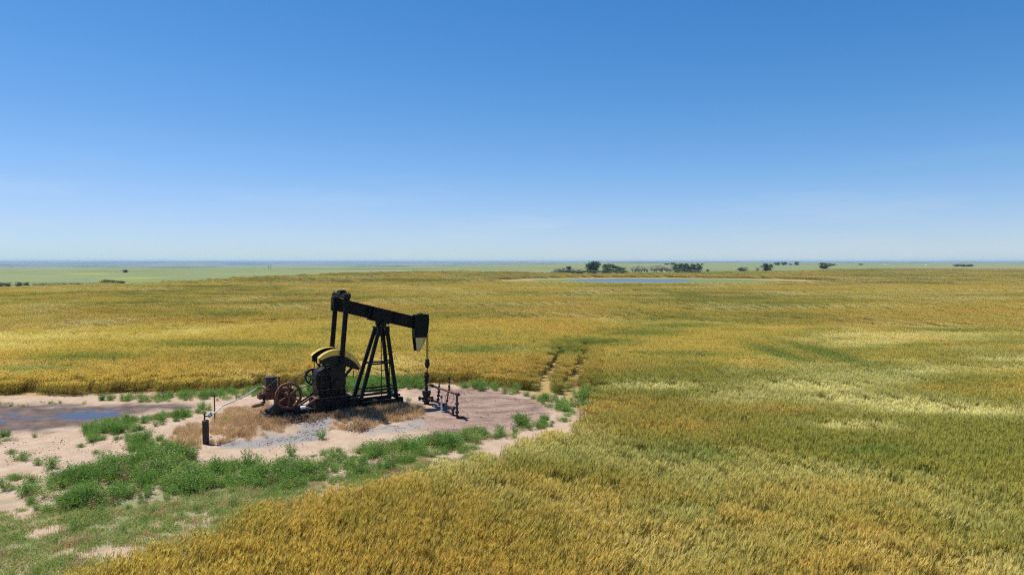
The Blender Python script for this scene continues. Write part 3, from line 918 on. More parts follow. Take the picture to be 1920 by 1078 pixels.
for k in range(6):
    a = math.radians(60 * k + 30)
    m = MB()
    p = Vector((EX[0] + 0.08 * math.cos(a), -0.57, EX[1] + 0.08 * math.sin(a))); q = Vector((EX[0] + 0.455 * math.cos(a), -0.57, EX[1] + 0.455 * math.sin(a)))
    m.bar(p, q, 0.075, 0.06, (0, 1, 0)); m.build('spoke', 'rust_red', fw, bevel=0.012)
cy = MB().box((-5.02, -0.20, 0.77), (-4.59, 0.20, 1.13)).build('cylinder', 'rust_red', eng, bevel=0.03)
MB().box((-4.98, -0.22, 1.02), (-4.50, 0.22, 1.06)).build('water_jacket_flange', 'rust_pale', cy)
hd = MB().box((-5.25, -0.17, 0.82), (-5.03, 0.17, 1.03)).build('cylinder_head', 'rust_red', eng, bevel=0.025)
for (v, w) in ((-0.12, 0.87), (0.12, 0.87), (-0.12, 0.98), (0.12, 0.98)):
    MB().tube((-5.27, v, w), (-5.24, v, w), 0.022, n=6).build('head_nut', 'rust_dark', hd)
MB().ball((-5.19, -0.06, 1.075), 0.055).build('grease_cup', 'rust_pale', hd)
MB().box((-5.02, -0.16, 1.135), (-4.83, 0.16, 1.27)).build('intake_box', 'rust_pale', eng, bevel=0.02)
hp = MB().box((-4.97, -0.15, 1.272), (-4.55, 0.21, 1.64)).build('water_hopper', 'hopper_blue', eng, bevel=0.02)
MB().box((-4.99, -0.17, 1.64), (-4.53, 0.23, 1.665)).build('hopper_rim', 'rust_dark', hp)
MB().box((-4.84, -0.14, 1.135), (-4.52, 0.2, 1.271)).build('hopper_foot', 'rust_red', hp)
MB().bar((-4.95, -0.158, 1.29), (-4.57, -0.158, 1.58), 0.012, 0.014).build('tie_rod', 'galvanised', hp)
chain = link('chain', None, hp)
for k in range(9):
    MB().ring((-4.78, -0.165, 1.31 + k * 0.042), (0, 1, 0) if k % 2 else (1, 0.2, 0), 0.010, 0.022, 0.012, 10).build('chain_link', 'rust_pale', chain)
MB().tube((-4.42, 0.05, 1.18), (-4.42, 0.05, 1.59), 0.038).lathe((-4.42, 0.05, 1.58), (0, 0, 1), [(0, 0.05), (0.04, 0.055), (0.07, 0.02)], 12).build('breather_pipe', 'rust_pale', eng)
MB().path([(-5.10, -0.2, 0.86), (-5.06, -0.22, 0.72), (-5.10, -0.22, 0.67)], 0.04).build('exhaust_elbow', 'rust_dark', eng)
MB().lathe((-5.08, -0.22, 0.665), (-0.97, 0, -0.12), [(0, 0.04), (0.02, 0.085), (0.36, 0.085), (0.40, 0.06), (0.46, 0.05), (0.47, 0.03)], 18).build('muffler', 'muffler_tan', eng, 'tan rusty cylindrical muffler')
MB().path([(-4.55, -0.3, 0.62), (-4.75, -0.34, 0.56), (-4.86, -0.34, 0.42)], 0.02).build('fuel_pipe', 'rust_dark', eng)
MB().tube((-4.05, -0.28, 1.17), (-4.05, -0.28, 1.32), 0.03).build('oiler', 'rust_red', eng)
MB().lathe((-4.15, 0.0, 1.20), (0, 0, 1), [(0, 0.09), (0.05, 0.09), (0.08, 0.04)], 12).build('filler_cap', 'rust_dark', eng)
# a pale jug left on the skid
def world_of(u, v, w):
    p = JU * u + JV * v
    return (JACK_O[0] + p[0], JACK_O[1] + p[1], JACK_O[2] + w)
jug = thing('plastic_jug', 'small white jug lying on the skid between engine and gear box', 'jug', world_of(-3.62, -0.42, 0.282), JACK_A)
MB().lathe((-0.10, 0, 0.075), (1, 0, 0), [(0, 0.05), (0.015, 0.075), (0.20, 0.075), (0.24, 0.03), (0.27, 0.03)], 14).build('jug_body', 'white_plastic', jug)
MB().tube((0.17, 0, 0.075), (0.20, 0, 0.075), 0.035).build('cap', 'white_plastic', jug)

# ------------------------------------------------------------------ wellhead and its pipework
WX, WY = -3.90, 30.94
gz = tz(WX, WY)
well = thing('wellhead', 'black oily wellhead with stuffing box standing under the horse head', 'wellhead', (WX, WY, gz))
ch = MB().lathe((0, 0, -0.05), (0, 0, 1), [(0, 0.13), (0.16, 0.13), (0.18, 0.20), (0.26, 0.20), (0.28, 0.15), (0.42, 0.15), (0.50, 0.19), (0.60, 0.205), (0.66, 0.205), (0.67, 0.08)], 20).build('casing_head', GR, well)
MB().tube((-0.30, -0.1, 0.28), (0.30, 0.1, 0.28), 0.055).lathe((-0.36, -0.12, 0.28), (1, 0.33, 0), [(0, 0.05), (0.02, 0.095), (0.10, 0.095), (0.12, 0.05)], 14).build('side_outlet', GR, ch)
MB().tube((0, 0, 0.61), (0, 0, 0.92), 0.065, n=14).build('tubing', GR, well)
MB().lathe((0, 0, 0.84), (0, 0, 1), [(0, 0.06), (0.02, 0.095), (0.16, 0.095), (0.18, 0.06)], 14).build('flow_tee', 'rust_dark', well)
sbx = MB().lathe((0, 0, 1.02), (0, 0, 1), [(0, 0.05), (0.03, 0.11), (0.10, 0.11), (0.12, 0.08), (0.22, 0.08), (0.24, 0.125), (0.32, 0.125), (0.34, 0.07), (0.44, 0.065), (0.46, 0.09), (0.50, 0.03)], 16).build('stuffing_box', GR, well)
for a in (0.4, 2.5, 4.6):
    MB().tube((0.10 * math.cos(a), 0.10 * math.sin(a), 1.20), (0.10 * math.cos(a), 0.10 * math.sin(a), 1.42), 0.014, n=6).build('gland_bolt', GR, sbx)

ends = G(857, 784)
ez = tz(*ends)
fl = thing('flow_line', 'rusty raised flow line pipe with risers and valves beside the wellhead', 'pipework', (WX, WY, gz))
E0 = Vector((0, 0, 0.92)); E1 = Vector((ends[0] - WX, ends[1] - WY, 1.02)); 
ed = (E1 - E0); 
MB().tube(E0 + ed * 0.03, E1 + ed * 0.045, 0.048, n=12).build('upper_pipe', 'rust_brown', fl)
MB().tube(E0 + ed * 0.16, E0 + ed * 0.24, 0.072, n=12).tube(E0 + ed * 0.40, E0 + ed * 0.44, 0.066, n=12).tube(E0 + ed * 0.98, E0 + ed * 1.05, 0.07, n=12).build('coupling', 'rust_dark', fl)
L0 = Vector((0, 0, 0.26)); e2 = G(849.5, 779); L1 = Vector((e2[0] - WX, e2[1] - WY, 0.33)); ld2 = L1 - L0
MB().tube(L0 + ld2 * 0.06, L1 + ld2 * 0.02, 0.045, n=12).build('lower_pipe', 'rust_dark', fl)
for t in (0.12, 0.22, 0.55, 0.68):
    MB().tube(L0 + ld2 * (t - 0.02), L0 + ld2 * (t + 0.02), 0.085, n=10).build('pipe_valve', 'rust_dark', fl)
def riser(base, top, r, mat, coup):
    o = MB().tube(base, top, r, n=10).build('riser', mat, fl)
    base = Vector(base); top = Vector(top)
    for t in coup:
        MB().lathe(base.lerp(top, t), (0, 0, 1), [(-0.05, r), (-0.04, r * 1.8), (0.04, r * 1.8), (0.05, r)], 10).build('coupling', 'rust_dark', o)
    return o
riser((E1.x, E1.y, -0.06), (E1.x, E1.y, 1.02), 0.045, 'rust_dark', (0.30, 0.62))
riser((L1.x, L1.y, -0.08), (L1.x, L1.y, 0.33), 0.045, 'rust_dark', (0.9,))
pa = E0 + ed * 0.44; qa = L0 + ld2 * 0.44
riser((qa.x, qa.y, 0.28), (pa.x, pa.y, pa.z), 0.04, 'rust_dark', (0.2, 0.5, 0.75))
riser((pa.x, pa.y, pa.z + 0.03), (pa.x, pa.y, pa.z + 0.24), 0.022, 'rust_dark', (0.3,))
pa = E0 + ed * 0.74; qa = L0 + ld2 * 0.76
riser((qa.x, qa.y, 0.31), (pa.x, pa.y, pa.z), 0.032, 'rust_brown', (0.35,))
pr = riser((pa.x + 0.03, pa.y, pa.z + 0.03), (pa.x + 0.03, pa.y, pa.z + 0.66), 0.028, 'rust_dark', (0.08, 0.28, 0.85))
MB().tube((pa.x + 0.03, pa.y, pa.z + 0.44), (pa.x + 0.20, pa.y - 0.02, pa.z + 0.41), 0.02, n=8).box((pa.x + 0.10, pa.y - 0.04, pa.z + 0.40), (pa.x + 0.18, pa.y + 0.02, pa.z + 0.46)).build('valve_lever', 'galvanised', pr, 'pale valve lever')
MB().path([(pa.x, pa.y, pa.z - 0.02), (pa.x - 0.10, pa.y, pa.z - 0.15), (pa.x - 0.16, pa.y, pa.z - 0.40), (pa.x - 0.08, pa.y, 0.36)], 0.010, 6).build('hose', 'rubber', fl)
MB().path([(pa.x + 0.06, pa.y - 0.1, pa.z - 0.04), (pa.x + 0.22, pa.y - 0.1, pa.z - 0.12), (pa.x + 0.24, pa.y - 0.1, pa.z - 0.34), (pa.x + 0.1, pa.y - 0.12, 0.5)], 0.008, 6).build('hose', 'rubber', fl)
sx, sy = E1.x, E1.y
MB().path([(sx, sy, 0.03), (sx + 0.25, sy - 0.02, 0.06), (sx + 0.5, sy - 0.10, 0.0), (sx + 0.55, sy - 0.15, -0.1)], 0.04, 8).build('ground_pipe', 'rust_dark', fl)
wp = G(828.5, 772)
wpo = thing('marker_pipe', 'thin white upright pipe standing before the flow line', 'pipe', (wp[0], wp[1], tz(*wp)))
MB().tube((0, 0, -0.1), (-0.015, 0, 0.62), 0.042, n=12).build('pipe_shaft', 'white_plastic', wpo)
MB().lathe((-0.015, 0, 0.60), (0, 0, 1), [(0, 0.05), (0.07, 0.055), (0.10, 0.03)], 12).build('pipe_cap', 'rust_dark', wpo)

# ------------------------------------------------------------------ gas drip vessel, regulator, gas line, rod
vx, vy = G(386, 832)
vz = tz(vx, vy)
ves = thing('drip_vessel', 'dark brown upright cylinder vessel with small grey regulator on top', 'vessel', (vx, vy, vz))
MB().lathe((0, 0, -0.06), (0, 0, 1), [(0, 0.112), (0.86, 0.112), (0.885, 0.118), (0.90, 0.118), (0.92, 0.06)], 22).build('shell', 'vessel_brown', ves)
MB().tube((-0.03, 0, 0.85), (-0.03, 0, 1.06), 0.026).ball((-0.03, 0, 1.07), 0.045).build('nipple', 'rust_dark', ves)
MB().tube((-0.03, 0, 0.99), (0.10, 0.02, 0.99), 0.022).build('elbow_pipe', 'rust_dark', ves)
MB().lathe((0.12, 0.02, 0.95), (0.5, 0, 1), [(0, 0.03), (0.02, 0.05), (0.07, 0.055), (0.08, 0.085), (0.11, 0.085), (0.12, 0.05), (0.19, 0.04)], 14).build('regulator', 'regulator_grey', ves)
S = Vector((vx + 0.17, vy + 0.02, vz + 1.0))
Epos = Vector(world_of(-4.98, -0.02, 1.24))
def along(px, py, t):
    return S.lerp(Epos, t)
gp = thing('gas_line', 'thin pale gas pipe rising from vessel regulator to the engine', 'pipe', (S.x, S.y, S.z))
def rayp(px, py, depth):
    x = (px - 960) / FOC; y = -(py - 539) / FOC
    ry = math.cos(PITCH) + y * math.sin(PITCH); rz = -math.sin(PITCH) + y * math.cos(PITCH)
    return Vector((x * depth / ry, depth, CAM_H + rz * depth / ry))
D = lambda t: S.y + (Epos.y - S.y) * t
pts = [S, rayp(402, 774, D(0.10)), rayp(417, 761, D(0.25)), rayp(432, 755, D(0.40)), rayp(460, 741.5, D(0.68)), rayp(481, 728, D(0.90)), Epos]
MB().path([p - S for p in pts[:6]], 0.022, 8).build('pale_pipe', 'galvanised', gp)
MB().path([p - S for p in pts[5:]], 0.018, 8).build('dark_end', 'rust_dark', gp)
rx, ry_ = G(403, 791)
rod = thing('marker_rod', 'thin rusty steel rod standing in dry grass behind the vessel', 'rod', (rx, ry_, tz(rx, ry_)))
MB().tube((0, 0, -0.1), (-0.01, 0, 1.13), 0.026, n=8).build('rod_shaft', 'rust_brown', rod)
MB().tube((-0.01, 0, 1.0), (-0.03, 0, 1.2), 0.013, n=6).build('rod_tip', 'rust_dark', rod)

# ------------------------------------------------------------------ plant meshes
class QB:
    """collects triangles / quads as quads with a random value per vertex"""
    def __init__(self): self.v = []; self.q = []; self.rnd = []; self.hh = []; self.n = 0
    def quads(self, V, rnd, hh=None):
        V = np.asarray(V, float)           # (m,4,3)
        m = len(V)
        self.v.append(V.reshape(-1, 3)); self.q.append(self.n + np.arange(m * 4).reshape(m, 4))
        self.rnd.append(np.repeat(rnd, 4)); self.hh.append(np.asarray(hh, float).ravel() if hh is not None else np.zeros(m * 4)); self.n += m * 4
    def mesh(self, name, mat):
        return np_mesh(name, np.vstack(self.v), np.vstack(self.q), mat, {'rnd': ('POINT', 'FLOAT', np.concatenate(self.rnd)), 'hh': ('POINT', 'FLOAT', np.concatenate(self.hh))})

def wheat_patch(seed, size, count, wide, height, detail):
    g = np.random.default_rng(seed)
    x = g.uniform(-size / 2, size / 2, count); y = g.uniform(-size / 2, size / 2, count)
    h = height * g.normal(1, 0.07, count); lean = g.normal(0.14, 0.08, count); la = g.normal(0.0, 0.55, count)
    lx = lean * np.cos(la); ly = lean * np.sin(la)
    fa = g.uniform(0, math.pi, count)
    rnd = g.uniform(0, 1, count)
    if detail: rnd = rnd * 0.9 + 0.26
    qb = QB()
    def ribbon(t0, t1, w0, w1, h0, h1, ang, rn, bend0=None, bend1=None):
        def pos(t):
            return np.column_stack([x + lx * h * t * t, y + ly * h * t * t, h * t * (1 - 0.10 * t * (lean > 0.15))])
        a = pos(t0); b = pos(t1)
        s = np.column_stack([np.cos(ang), np.sin(ang), np.zeros(count)])
        V = np.stack([a - s * w0[:, None] / 2, a + s * w0[:, None] / 2, b + s * w1[:, None] / 2, b - s * w1[:, None] / 2], 1)
        qb.quads(V, rn, np.tile([h0, h0, h1, h1], (count, 1)))
    one = np.ones(count)
    ribbon(0, 0.5, one * 0.007 * wide, one * 0.006 * wide, 0, 0.4, fa, rnd)
    ribbon(0.5, 0.88, one * 0.006 * wide, one * 0.005 * wide, 0.4, 0.7, fa, rnd)
    # nodding ears with spreading awns
    tp = np.column_stack([x + lx * h * 0.77, y + ly * h * 0.77, h * 0.88])
    tl = np.clip(g.normal(0.36, 0.22, count), 0.02, 1.1); ea = la + g.normal(0, 0.5, count)
    ed_ = np.column_stack([np.sin(tl) * np.cos(ea), np.sin(tl) * np.sin(ea), np.cos(tl)])
    s1 = np.cross(ed_, np.array([0, 0, 1.0])); s1 /= np.linalg.norm(s1, axis=1)[:, None]; s2 = np.cross(s1, ed_)
    el = g.uniform(0.09, 0.135, count)[:, None] * (1 + 0.15 * (wide - 1)); mid = tp + ed_ * el * 0.5; tip = tp + ed_ * el
    hw = (g.uniform(0.012, 0.019, count) * wide)[:, None]
    for sd in (s1, s2):
        qb.quads(np.stack([tp - sd * hw * 0.3, mid - sd * hw * 0.5, tip, mid + sd * hw * 0.5], 1), rnd, np.ones((count, 4)))
    for k in range(4 if detail else 2):
        sp = (g.normal(0, 0.2, (count, 1)) * s1 + g.normal(0, 0.2, (count, 1)) * s2)
        aw = tip + (ed_ + sp) * g.uniform(0.06, 0.11, count)[:, None]; b_ = tp + ed_ * el * g.uniform(0.3, 0.9, count)[:, None]
        w_ = 0.0055 * wide
        qb.quads(np.stack([b_ - s1 * w_, b_ + s1 * w_, aw + s1 * w_ * 0.3, aw - s1 * w_ * 0.3], 1), np.clip(rnd + 0.45, 0, 1.5), np.ones((count, 4)))
    # leaves
    for k in range(2 if detail else 1):
        t = g.uniform(0.3, 0.75, count); an = g.uniform(0, 2 * math.pi, count); ll = g.uniform(0.10, 0.22, count) * (1 if detail else 1.3)
        b0 = np.column_stack([x + lx * h * t * t, y + ly * h * t * t, h * t])
        dr = np.column_stack([np.cos(an), np.sin(an), np.zeros(count)]); sd = np.column_stack([-np.sin(an), np.cos(an), np.zeros(count)])
        up = np.array([0, 0, 1.0])
        m1 = b0 + dr * ll[:, None] * 0.5 + up * ll[:, None] * 0.45; e = b0 + dr * ll[:, None] + up * ll[:, None] * 0.25
        w = 0.012 * wide
        qb.quads(np.stack([b0 - sd * w / 2, b0 + sd * w / 2, m1 + sd * w / 2, m1 - sd * w / 2], 1), rnd, np.full((count, 4), 0.35))
        qb.quads(np.stack([m1 - sd * w / 2, m1 + sd * w / 2, e + sd * w * 0.1, e - sd * w * 0.1], 1), rnd, np.full((count, 4), 0.4))
    return qb.mesh('wheat_stalks', 'wheat')

def weed_mesh(seed, h, rad, leaves, leaf, mat='weed_leaf'):
    g = np.random.default_rng(seed)
    ns = max(7, leaves // 22)
    an = g.uniform(0, 2 * math.pi, ns); out = rad * np.sqrt(g.uniform(0, 1, ns)); hs = h * g.uniform(0.65, 1.05, ns) * (1 - 0.45 * (out / rad) ** 2)
    tip = np.column_stack([out * np.cos(an), out * np.sin(an), hs])
    base = np.column_stack([0.25 * out * np.cos(an), 0.25 * out * np.sin(an), np.zeros(ns)])
    qb = QB()
    k = g.integers(0, ns, leaves); t = g.uniform(0.18, 1.02, leaves)
    p = base[k] + (tip[k] - base[k]) * t[:, None] + g.normal(0, rad * 0.13, (leaves, 3))
    p[:, 2] = np.maximum(p[:, 2], 0.01)
    d = g.normal(0, 1, (leaves, 3)); d[:, 2] = np.abs(d[:, 2]) * 0.7 + 0.15; d[:, :2] += 0.6 * np.column_stack([np.cos(an[k]), np.sin(an[k])])
    d /= np.linalg.norm(d, axis=1)[:, None]
    s = np.cross(d, g.normal(0, 1, (leaves, 3))); s /= np.linalg.norm(s, axis=1)[:, None]
    ll = leaf * g.uniform(0.6, 1.3, leaves)[:, None]; ww = ll * 0.30
    qb.quads(np.stack([p - d * ll * 0.1, p + d * ll * 0.4 + s * ww * 0.5, p + d * ll, p + d * ll * 0.4 - s * ww * 0.5], 1), g.uniform(0, 1, leaves))
    w = 0.008
    sd = np.column_stack([-np.sin(an), np.cos(an), np.zeros(ns)]) * w / 2
    qb.quads(np.stack([base - sd, base + sd, tip + sd * 0.4, tip - sd * 0.4], 1), np.full(ns, 0.4))
    return qb.mesh('weed', mat)

def tuft_mesh(seed, h, rad, blades, width, mat, droop=0.5):
    g = np.random.default_rng(seed)
    an = g.uniform(0, 2 * math.pi, blades); b = np.column_stack([g.normal(0, rad * 0.45, blades), g.normal(0, rad * 0.45, blades), np.zeros(blades)])
    hs = h * g.uniform(0.5, 1.1, blades)[:, None]; o = g.uniform(0.15, 1, blades)[:, None] * droop
    dr = np.column_stack([np.cos(an), np.sin(an), np.zeros(blades)]); up = np.array([0, 0, 1.0])
    m = b + up * hs * 0.6 + dr * hs * o * 0.35; e = b + up * hs * (1 - 0.35 * o) + dr * hs * o
    sa = g.uniform(0, math.pi, blades); s = np.column_stack([np.cos(sa), np.sin(sa), np.zeros(blades)]) * width / 2
    r = g.uniform(0, 1, blades)
    qb = QB()
    qb.quads(np.stack([b - s, b + s, m + s * 0.8, m - s * 0.8], 1), r)
    qb.quads(np.stack([m - s * 0.8, m + s * 0.8, e + s * 0.25, e - s * 0.25], 1), r)
    return qb.mesh('tuft', mat)

def stone_mesh(seed, n, size, spread):
    g = np.random.default_rng(seed)
    o = np.array([[1, 0, 0], [0, 1, 0], [-1, 0, 0], [0, -1, 0], [0, 0, 1], [0, 0, -1]], float)
    f = np.array([[0, 1, 4], [1, 2, 4], [2, 3, 4], [3, 0, 4], [1, 0, 5], [2, 1, 5], [3, 2, 5], [0, 3, 5]])
    V = []; F = []
    for i in range(n):
        s = size * g.uniform(0.4, 1.3)
        a = g.uniform(0, 6.28); R = np.array([[math.cos(a), -math.sin(a), 0], [math.sin(a), math.cos(a), 0], [0, 0, 1]])
        p = (o * g.uniform(0.6, 1.2, (6, 1)) * np.array([1, 0.8, 0.6]) * s) @ R.T + np.array([g.uniform(-spread, spread), g.uniform(-spread, spread), s * 0.25])
        F.append(f + 6 * i); V.append(p)
    return np_mesh('stones', np.vstack(V), np.vstack(F), 'stone')

def scatter(name, protos, pts, rot, scl, idx, label, extra=None):
    """one object of stuff: copies of the prototype meshes on the points"""
    pc = bpy.data.collections.new(name + '_kinds')
    for i, me in enumerate(protos):
        o = bpy.data.objects.new('%s_kind_%03d' % (name, i), me); pc.objects.link(o)
    me = bpy.data.meshes.new(name)
    me.vertices.add(len(pts)); me.vertices.foreach_set('co', np.asarray(pts, np.float32).ravel())
    a = me.attributes.new('rot', 'FLOAT_VECTOR', 'POINT'); a.data.foreach_set('vector', np.asarray(rot, np.float32).ravel())
    a = me.attributes.new('scl', 'FLOAT_VECTOR', 'POINT'); a.data.foreach_set('vector', np.asarray(scl, np.float32).ravel())
    a = me.attributes.new('kind_id', 'INT', 'POINT'); a.data.foreach_set('value', np.asarray(idx, np.int32))
    if extra is not None:
        a = me.attributes.new('tone', 'FLOAT_COLOR', 'POINT'); a.data.foreach_set('color', np.asarray(extra, np.float32).ravel())
    me.update()
    o = link(name, me)
    ng = bpy.data.node_groups.new(name, 'GeometryNodeTree')
    ng.interface.new_socket('Geometry', in_out='INPUT', socket_type='NodeSocketGeometry')
    ng.interface.new_socket('Geometry', in_out='OUTPUT', socket_type='NodeSocketGeometry')
    gi = ng.nodes.new('NodeGroupInput'); go = ng.nodes.new('NodeGroupOutput')
    ci = ng.nodes.new('GeometryNodeCollectionInfo'); ci.inputs['Collection'].default_value = pc
    ci.inputs['Separate Children'].default_value = True; ci.inputs['Reset Children'].default_value = True
    ip = ng.nodes.new('GeometryNodeInstanceOnPoints'); ip.inputs['Pick Instance'].default_value = True
    def na(nm, t):
        n = ng.nodes.new('GeometryNodeInputNamedAttribute'); n.data_type = t; n.inputs['Name'].default_value = nm
        return n.outputs['Attribute']
    lk = ng.links.new
    e2r = ng.nodes.new('FunctionNodeEulerToRotation')
    lk(na('rot', 'FLOAT_VECTOR'), e2r.inputs[0])
    lk(gi.outputs[0], ip.inputs['Points']); lk(ci.outputs[0], ip.inputs['Instance'])
    lk(na('kind_id', 'INT'), ip.inputs['Instance Index'])
    lk(e2r.outputs[0], ip.inputs['Rotation']); lk(na('scl', 'FLOAT_VECTOR'), ip.inputs['Scale'])
    lk(ip.outputs[0], go.inputs[0])
    md = o.modifiers.new('scatter', 'NODES'); md.node_group = ng
    tag(o, label, None, None, 'stuff')
    return o

# ------------------------------------------------------------------ wheat
def wheat():
    protos = [wheat_patch(100 + i, 0.75, 150, 1.0, 0.80, True) for i in range(6)]
    protos += [wheat_patch(200 + i, 2.2, 520, 1.7, 0.80, False) for i in range(4)]
    protos += [wheat_patch(300 + i, 5.5, 1100, 3.2, 0.82, False) for i in range(4)]
    P = []; K = []
    for (r0, r1, sp, k0, kn) in ((8.5, 70, 0.62, 0, 6), (70, 200, 1.7, 6, 4), (200, 620, 4.2, 10, 4)):
        xs = np.arange(-0.80 * r1 - 8, 0.80 * r1 + 8, sp); ys = np.arange(max(5.0, r0 * 0.7), r1, sp)
        X, Y = np.meshgrid(xs, ys); X = X.ravel(); Y = Y.ravel()
        X = X + RNG.uniform(-0.35, 0.35, X.shape) * sp; Y = Y + RNG.uniform(-0.35, 0.35, Y.shape) * sp
        R = np.hypot(X, Y)
        jr = RNG.uniform(-0.04, 0.04, X.shape) * R
        ok = (R + jr >= r0) & (R + jr < r1) & (np.abs(X) < 0.80 * Y + 6)
        X = X[ok]; Y = Y[ok]
        P.append(np.column_stack([X, Y])); K.append(k0 + RNG.integers(0, kn, X.shape))
    P = np.vstack(P); K = np.concatenate(K)
    nr = (np.hypot(P[:, 0], P[:, 1]) < 50) & (np.minimum(polydist(P[:, 0], P[:, 1], RUT_A, False), polydist(P[:, 0], P[:, 1], RUT_B, False)) < 1.3)
    ex = np.repeat(P[nr], 3, 0) + RNG.uniform(-0.35, 0.35, (3 * int(nr.sum()), 2))
    small = np.concatenate([nr, np.ones(len(ex), bool)])
    K = np.concatenate([K, RNG.integers(0, 6, len(ex))]); P = np.vstack([P, ex])
    x, y = P[:, 0], P[:, 1]
    r = np.hypot(x, y)
    edge = (fbm(x * 0.9, y * 0.9, 61, 3) - 0.5) * 0.7
    ok = inpoly(x, y, FIELD)
    pn = r < 100
    sd = np.full(x.shape, -9.0); sd[pn] = sdist(x[pn], y[pn], PAD_C)
    ok &= (sd + edge) < -0.15
    nn = fbm(x / 9, y / 9, 15, 3) - 0.5
    gx = (x - (PCX + 4)) / np.where(x > PCX, 62, 50); gy = (y - PCY - 2) / 44.0
    ok &= ~((np.hypot(gx, gy) + nn * 0.15 < 1.02) & (r > 100))
    tanw = ((np.hypot(gx, gy) + nn * 0.15 < 1.32) & (r > 100))
    rd = np.full(x.shape, 9.0); q = r < 130
    rd[q] = np.minimum(polydist(x[q], y[q], RUT_A, False), polydist(x[q], y[q], RUT_B, False))
    ok &= ~((rd < np.interp(r, [33, 38, 47], [0.46, 0.38, 0.14])) & (r < 47) & (RNG.uniform(0, 1, x.shape) < 0.95))
    x, y, K, r, rd, sd, tanw, small = [a[ok] for a in (x, y, K, r, rd, sd, tanw, small)]
    # ripeness and lodging
    n_big = fbm(x / 34, y / 26, 21, 4); n_mid = fbm(x / 7.5, y / 5.0, 23, 4); n_sm = fbm(x / 1.6, y / 1.6, 27, 3)
    n_or = fbm(x / 13 + 1.2 * n_mid, y / 11, 29, 4); n_pl = fbm(x / 11 + 1.3 * n_big, y / 7.0 + 1.6 * n_mid, 33, 4)
    side = sstep(-0.05, 0.45, x / np.maximum(y, 1)) * sstep(8, 22, r) * (1 - sstep(75, 150, r))
    green = sstep(0.44, 0.72, 0.45 * n_big + 0.40 * n_mid + 0.15 * n_sm + 0.045 * side)
    def blob(px, py, hw, hd):
        cx, cy = G(px, py, 0.7)
        return np.exp(-(((x - cx) / hw) ** 2 + ((y - cy) / hd) ** 2)) * (0.55 + 0.9 * n_mid)
    for b in ((1060, 652, 1.6, 2.6), (1120, 640, 3.0, 2.6), (1200, 622, 3.5, 3.0), (1455, 662, 1.4, 6.0), (1545, 664, 1.4, 7.0), (930, 655, 4.0, 2.0),
              (400, 645, 4.5, 2.0), (150, 670, 4.0, 2.4), (1640, 850, 2.2, 1.3), (1300, 860, 2.5, 1.2), (1250, 955, 1.2, 0.8), (1560, 790, 2.0, 1.3), (1850, 850, 2.0, 1.5)):
        green = np.maximum(green, np.clip(1.05 * blob(*b), 0, 1))
    pale = sstep(0.50, 0.80, n_pl) * 0.55
    for b in ((1520, 725, 3.0, 1.6), (1620, 750, 3.0, 1.3), (1730, 765, 3.0, 1.2), (1830, 770, 2.5, 1.2), (1600, 800, 1.4, 0.7), (1730, 695, 2.0, 1.0), (980, 655, 2.2, 0.8), (1230, 725, 2.2, 1.0), (1900, 675, 2.4, 1.0)):
        pale = np.maximum(pale, np.clip(0.85 * blob(*b), 0, 0.8))
    orange = 0.8 * sstep(0.47, 0.74, n_or)
    band = np.exp(-((y - 38) / 5.0) ** 2) * (x < 4)
    orange = np.clip(orange + 0.6 * band, 0, 1)
    green = green * (1 - 0.6 * band)
    for b in ((1150, 760, 4.0, 2.2), (1250, 800, 3.0, 1.4), (1450, 770, 2.4, 1.1), (1130, 690, 3.0, 2.0)):
        orange = np.maximum(orange, np.clip(1.2 * blob(*b), 0, 1)); green = green * (1 - 0.7 * np.clip(blob(*b), 0, 1))
    deep = np.zeros_like(x)
    for b in ((1455, 662, 0.9, 5.0), (1548, 664, 0.9, 6.0), (1060, 655, 1.0, 1.6), (1110, 640, 2.2, 1.6), (1180, 626, 2.8, 1.6), (1280, 612, 3.5, 1.6),
              (930, 656, 2.6, 0.9), (880, 660, 1.6, 0.7), (400, 648, 3.6, 0.9), (520, 650, 2.6, 0.8), (150, 672, 2.8, 1.1), (60, 690, 2.4, 1.0), (1300, 665, 3.2, 1.0), (1640, 852, 0.9, 0.5), (1300, 850, 1.3, 0.6), (1830, 620, 5.0, 1.2), (1700, 648, 3.0, 0.9), (760, 602, 2.0, 1.6)):
        deep = np.maximum(deep, np.clip(1.1 * blob(*b), 0, 1))
    deep = np.clip(deep, 0, 0.8) * np.where((rd < 1.0) & (r < 40), 0.4, 1.0)
    pale = np.maximum(pale, 0.22 * (1 - sstep(0.3, 0.9, rd)) * (1 - sstep(36, 50, r)))
    green = np.where(tanw, green * 0.2, green); pale = np.where(tanw, np.maximum(pale, 0.3), pale)
    tone = np.column_stack([np.clip(green, 0, 1), pale, orange, deep])
    lod = pale * 0.5 + 0.12 * (n_mid - 0.5)
    rz = RNG.normal(0.25, 0.3, x.shape) + (n_big - 0.5) * 2.0
    tilt = np.clip(0.03 + lod * 0.85, -0.05, 0.6) + RNG.normal(0, 0.03, x.shape)
    flat = np.where((rd < 0.5) & (r < 130), np.where(r < 40, 0.75, 0.9), 1.0)
    hs = (0.93 + 0.20 * (n_mid - 0.5) + 0.08 * (n_sm - 0.5)) * flat * (1 - 0.15 * pale)
    hs = hs * np.where((r < 60), 0.74 + 0.26 * sstep(0.1, 1.6, -sd + 0.8 * (n_sm - 0.5)), 1.0)
    hs = hs * (1 - 0.22 * (1 - sstep(0.35, 1.1, rd)) * (1 - sstep(36, 47, r)))
    rot = np.column_stack([np.zeros_like(x), tilt, rz])
    sxy = np.where(small, 0.5, 1.0)
    scl = np.column_stack([sxy, sxy, hs])
    pts = np.column_stack([x, y, terrain(x, y) - 0.02])
    scatter('wheat_field', protos, pts, rot, scl, K, 'ripening golden wheat field around the bare pump pad', tone)
wheat()

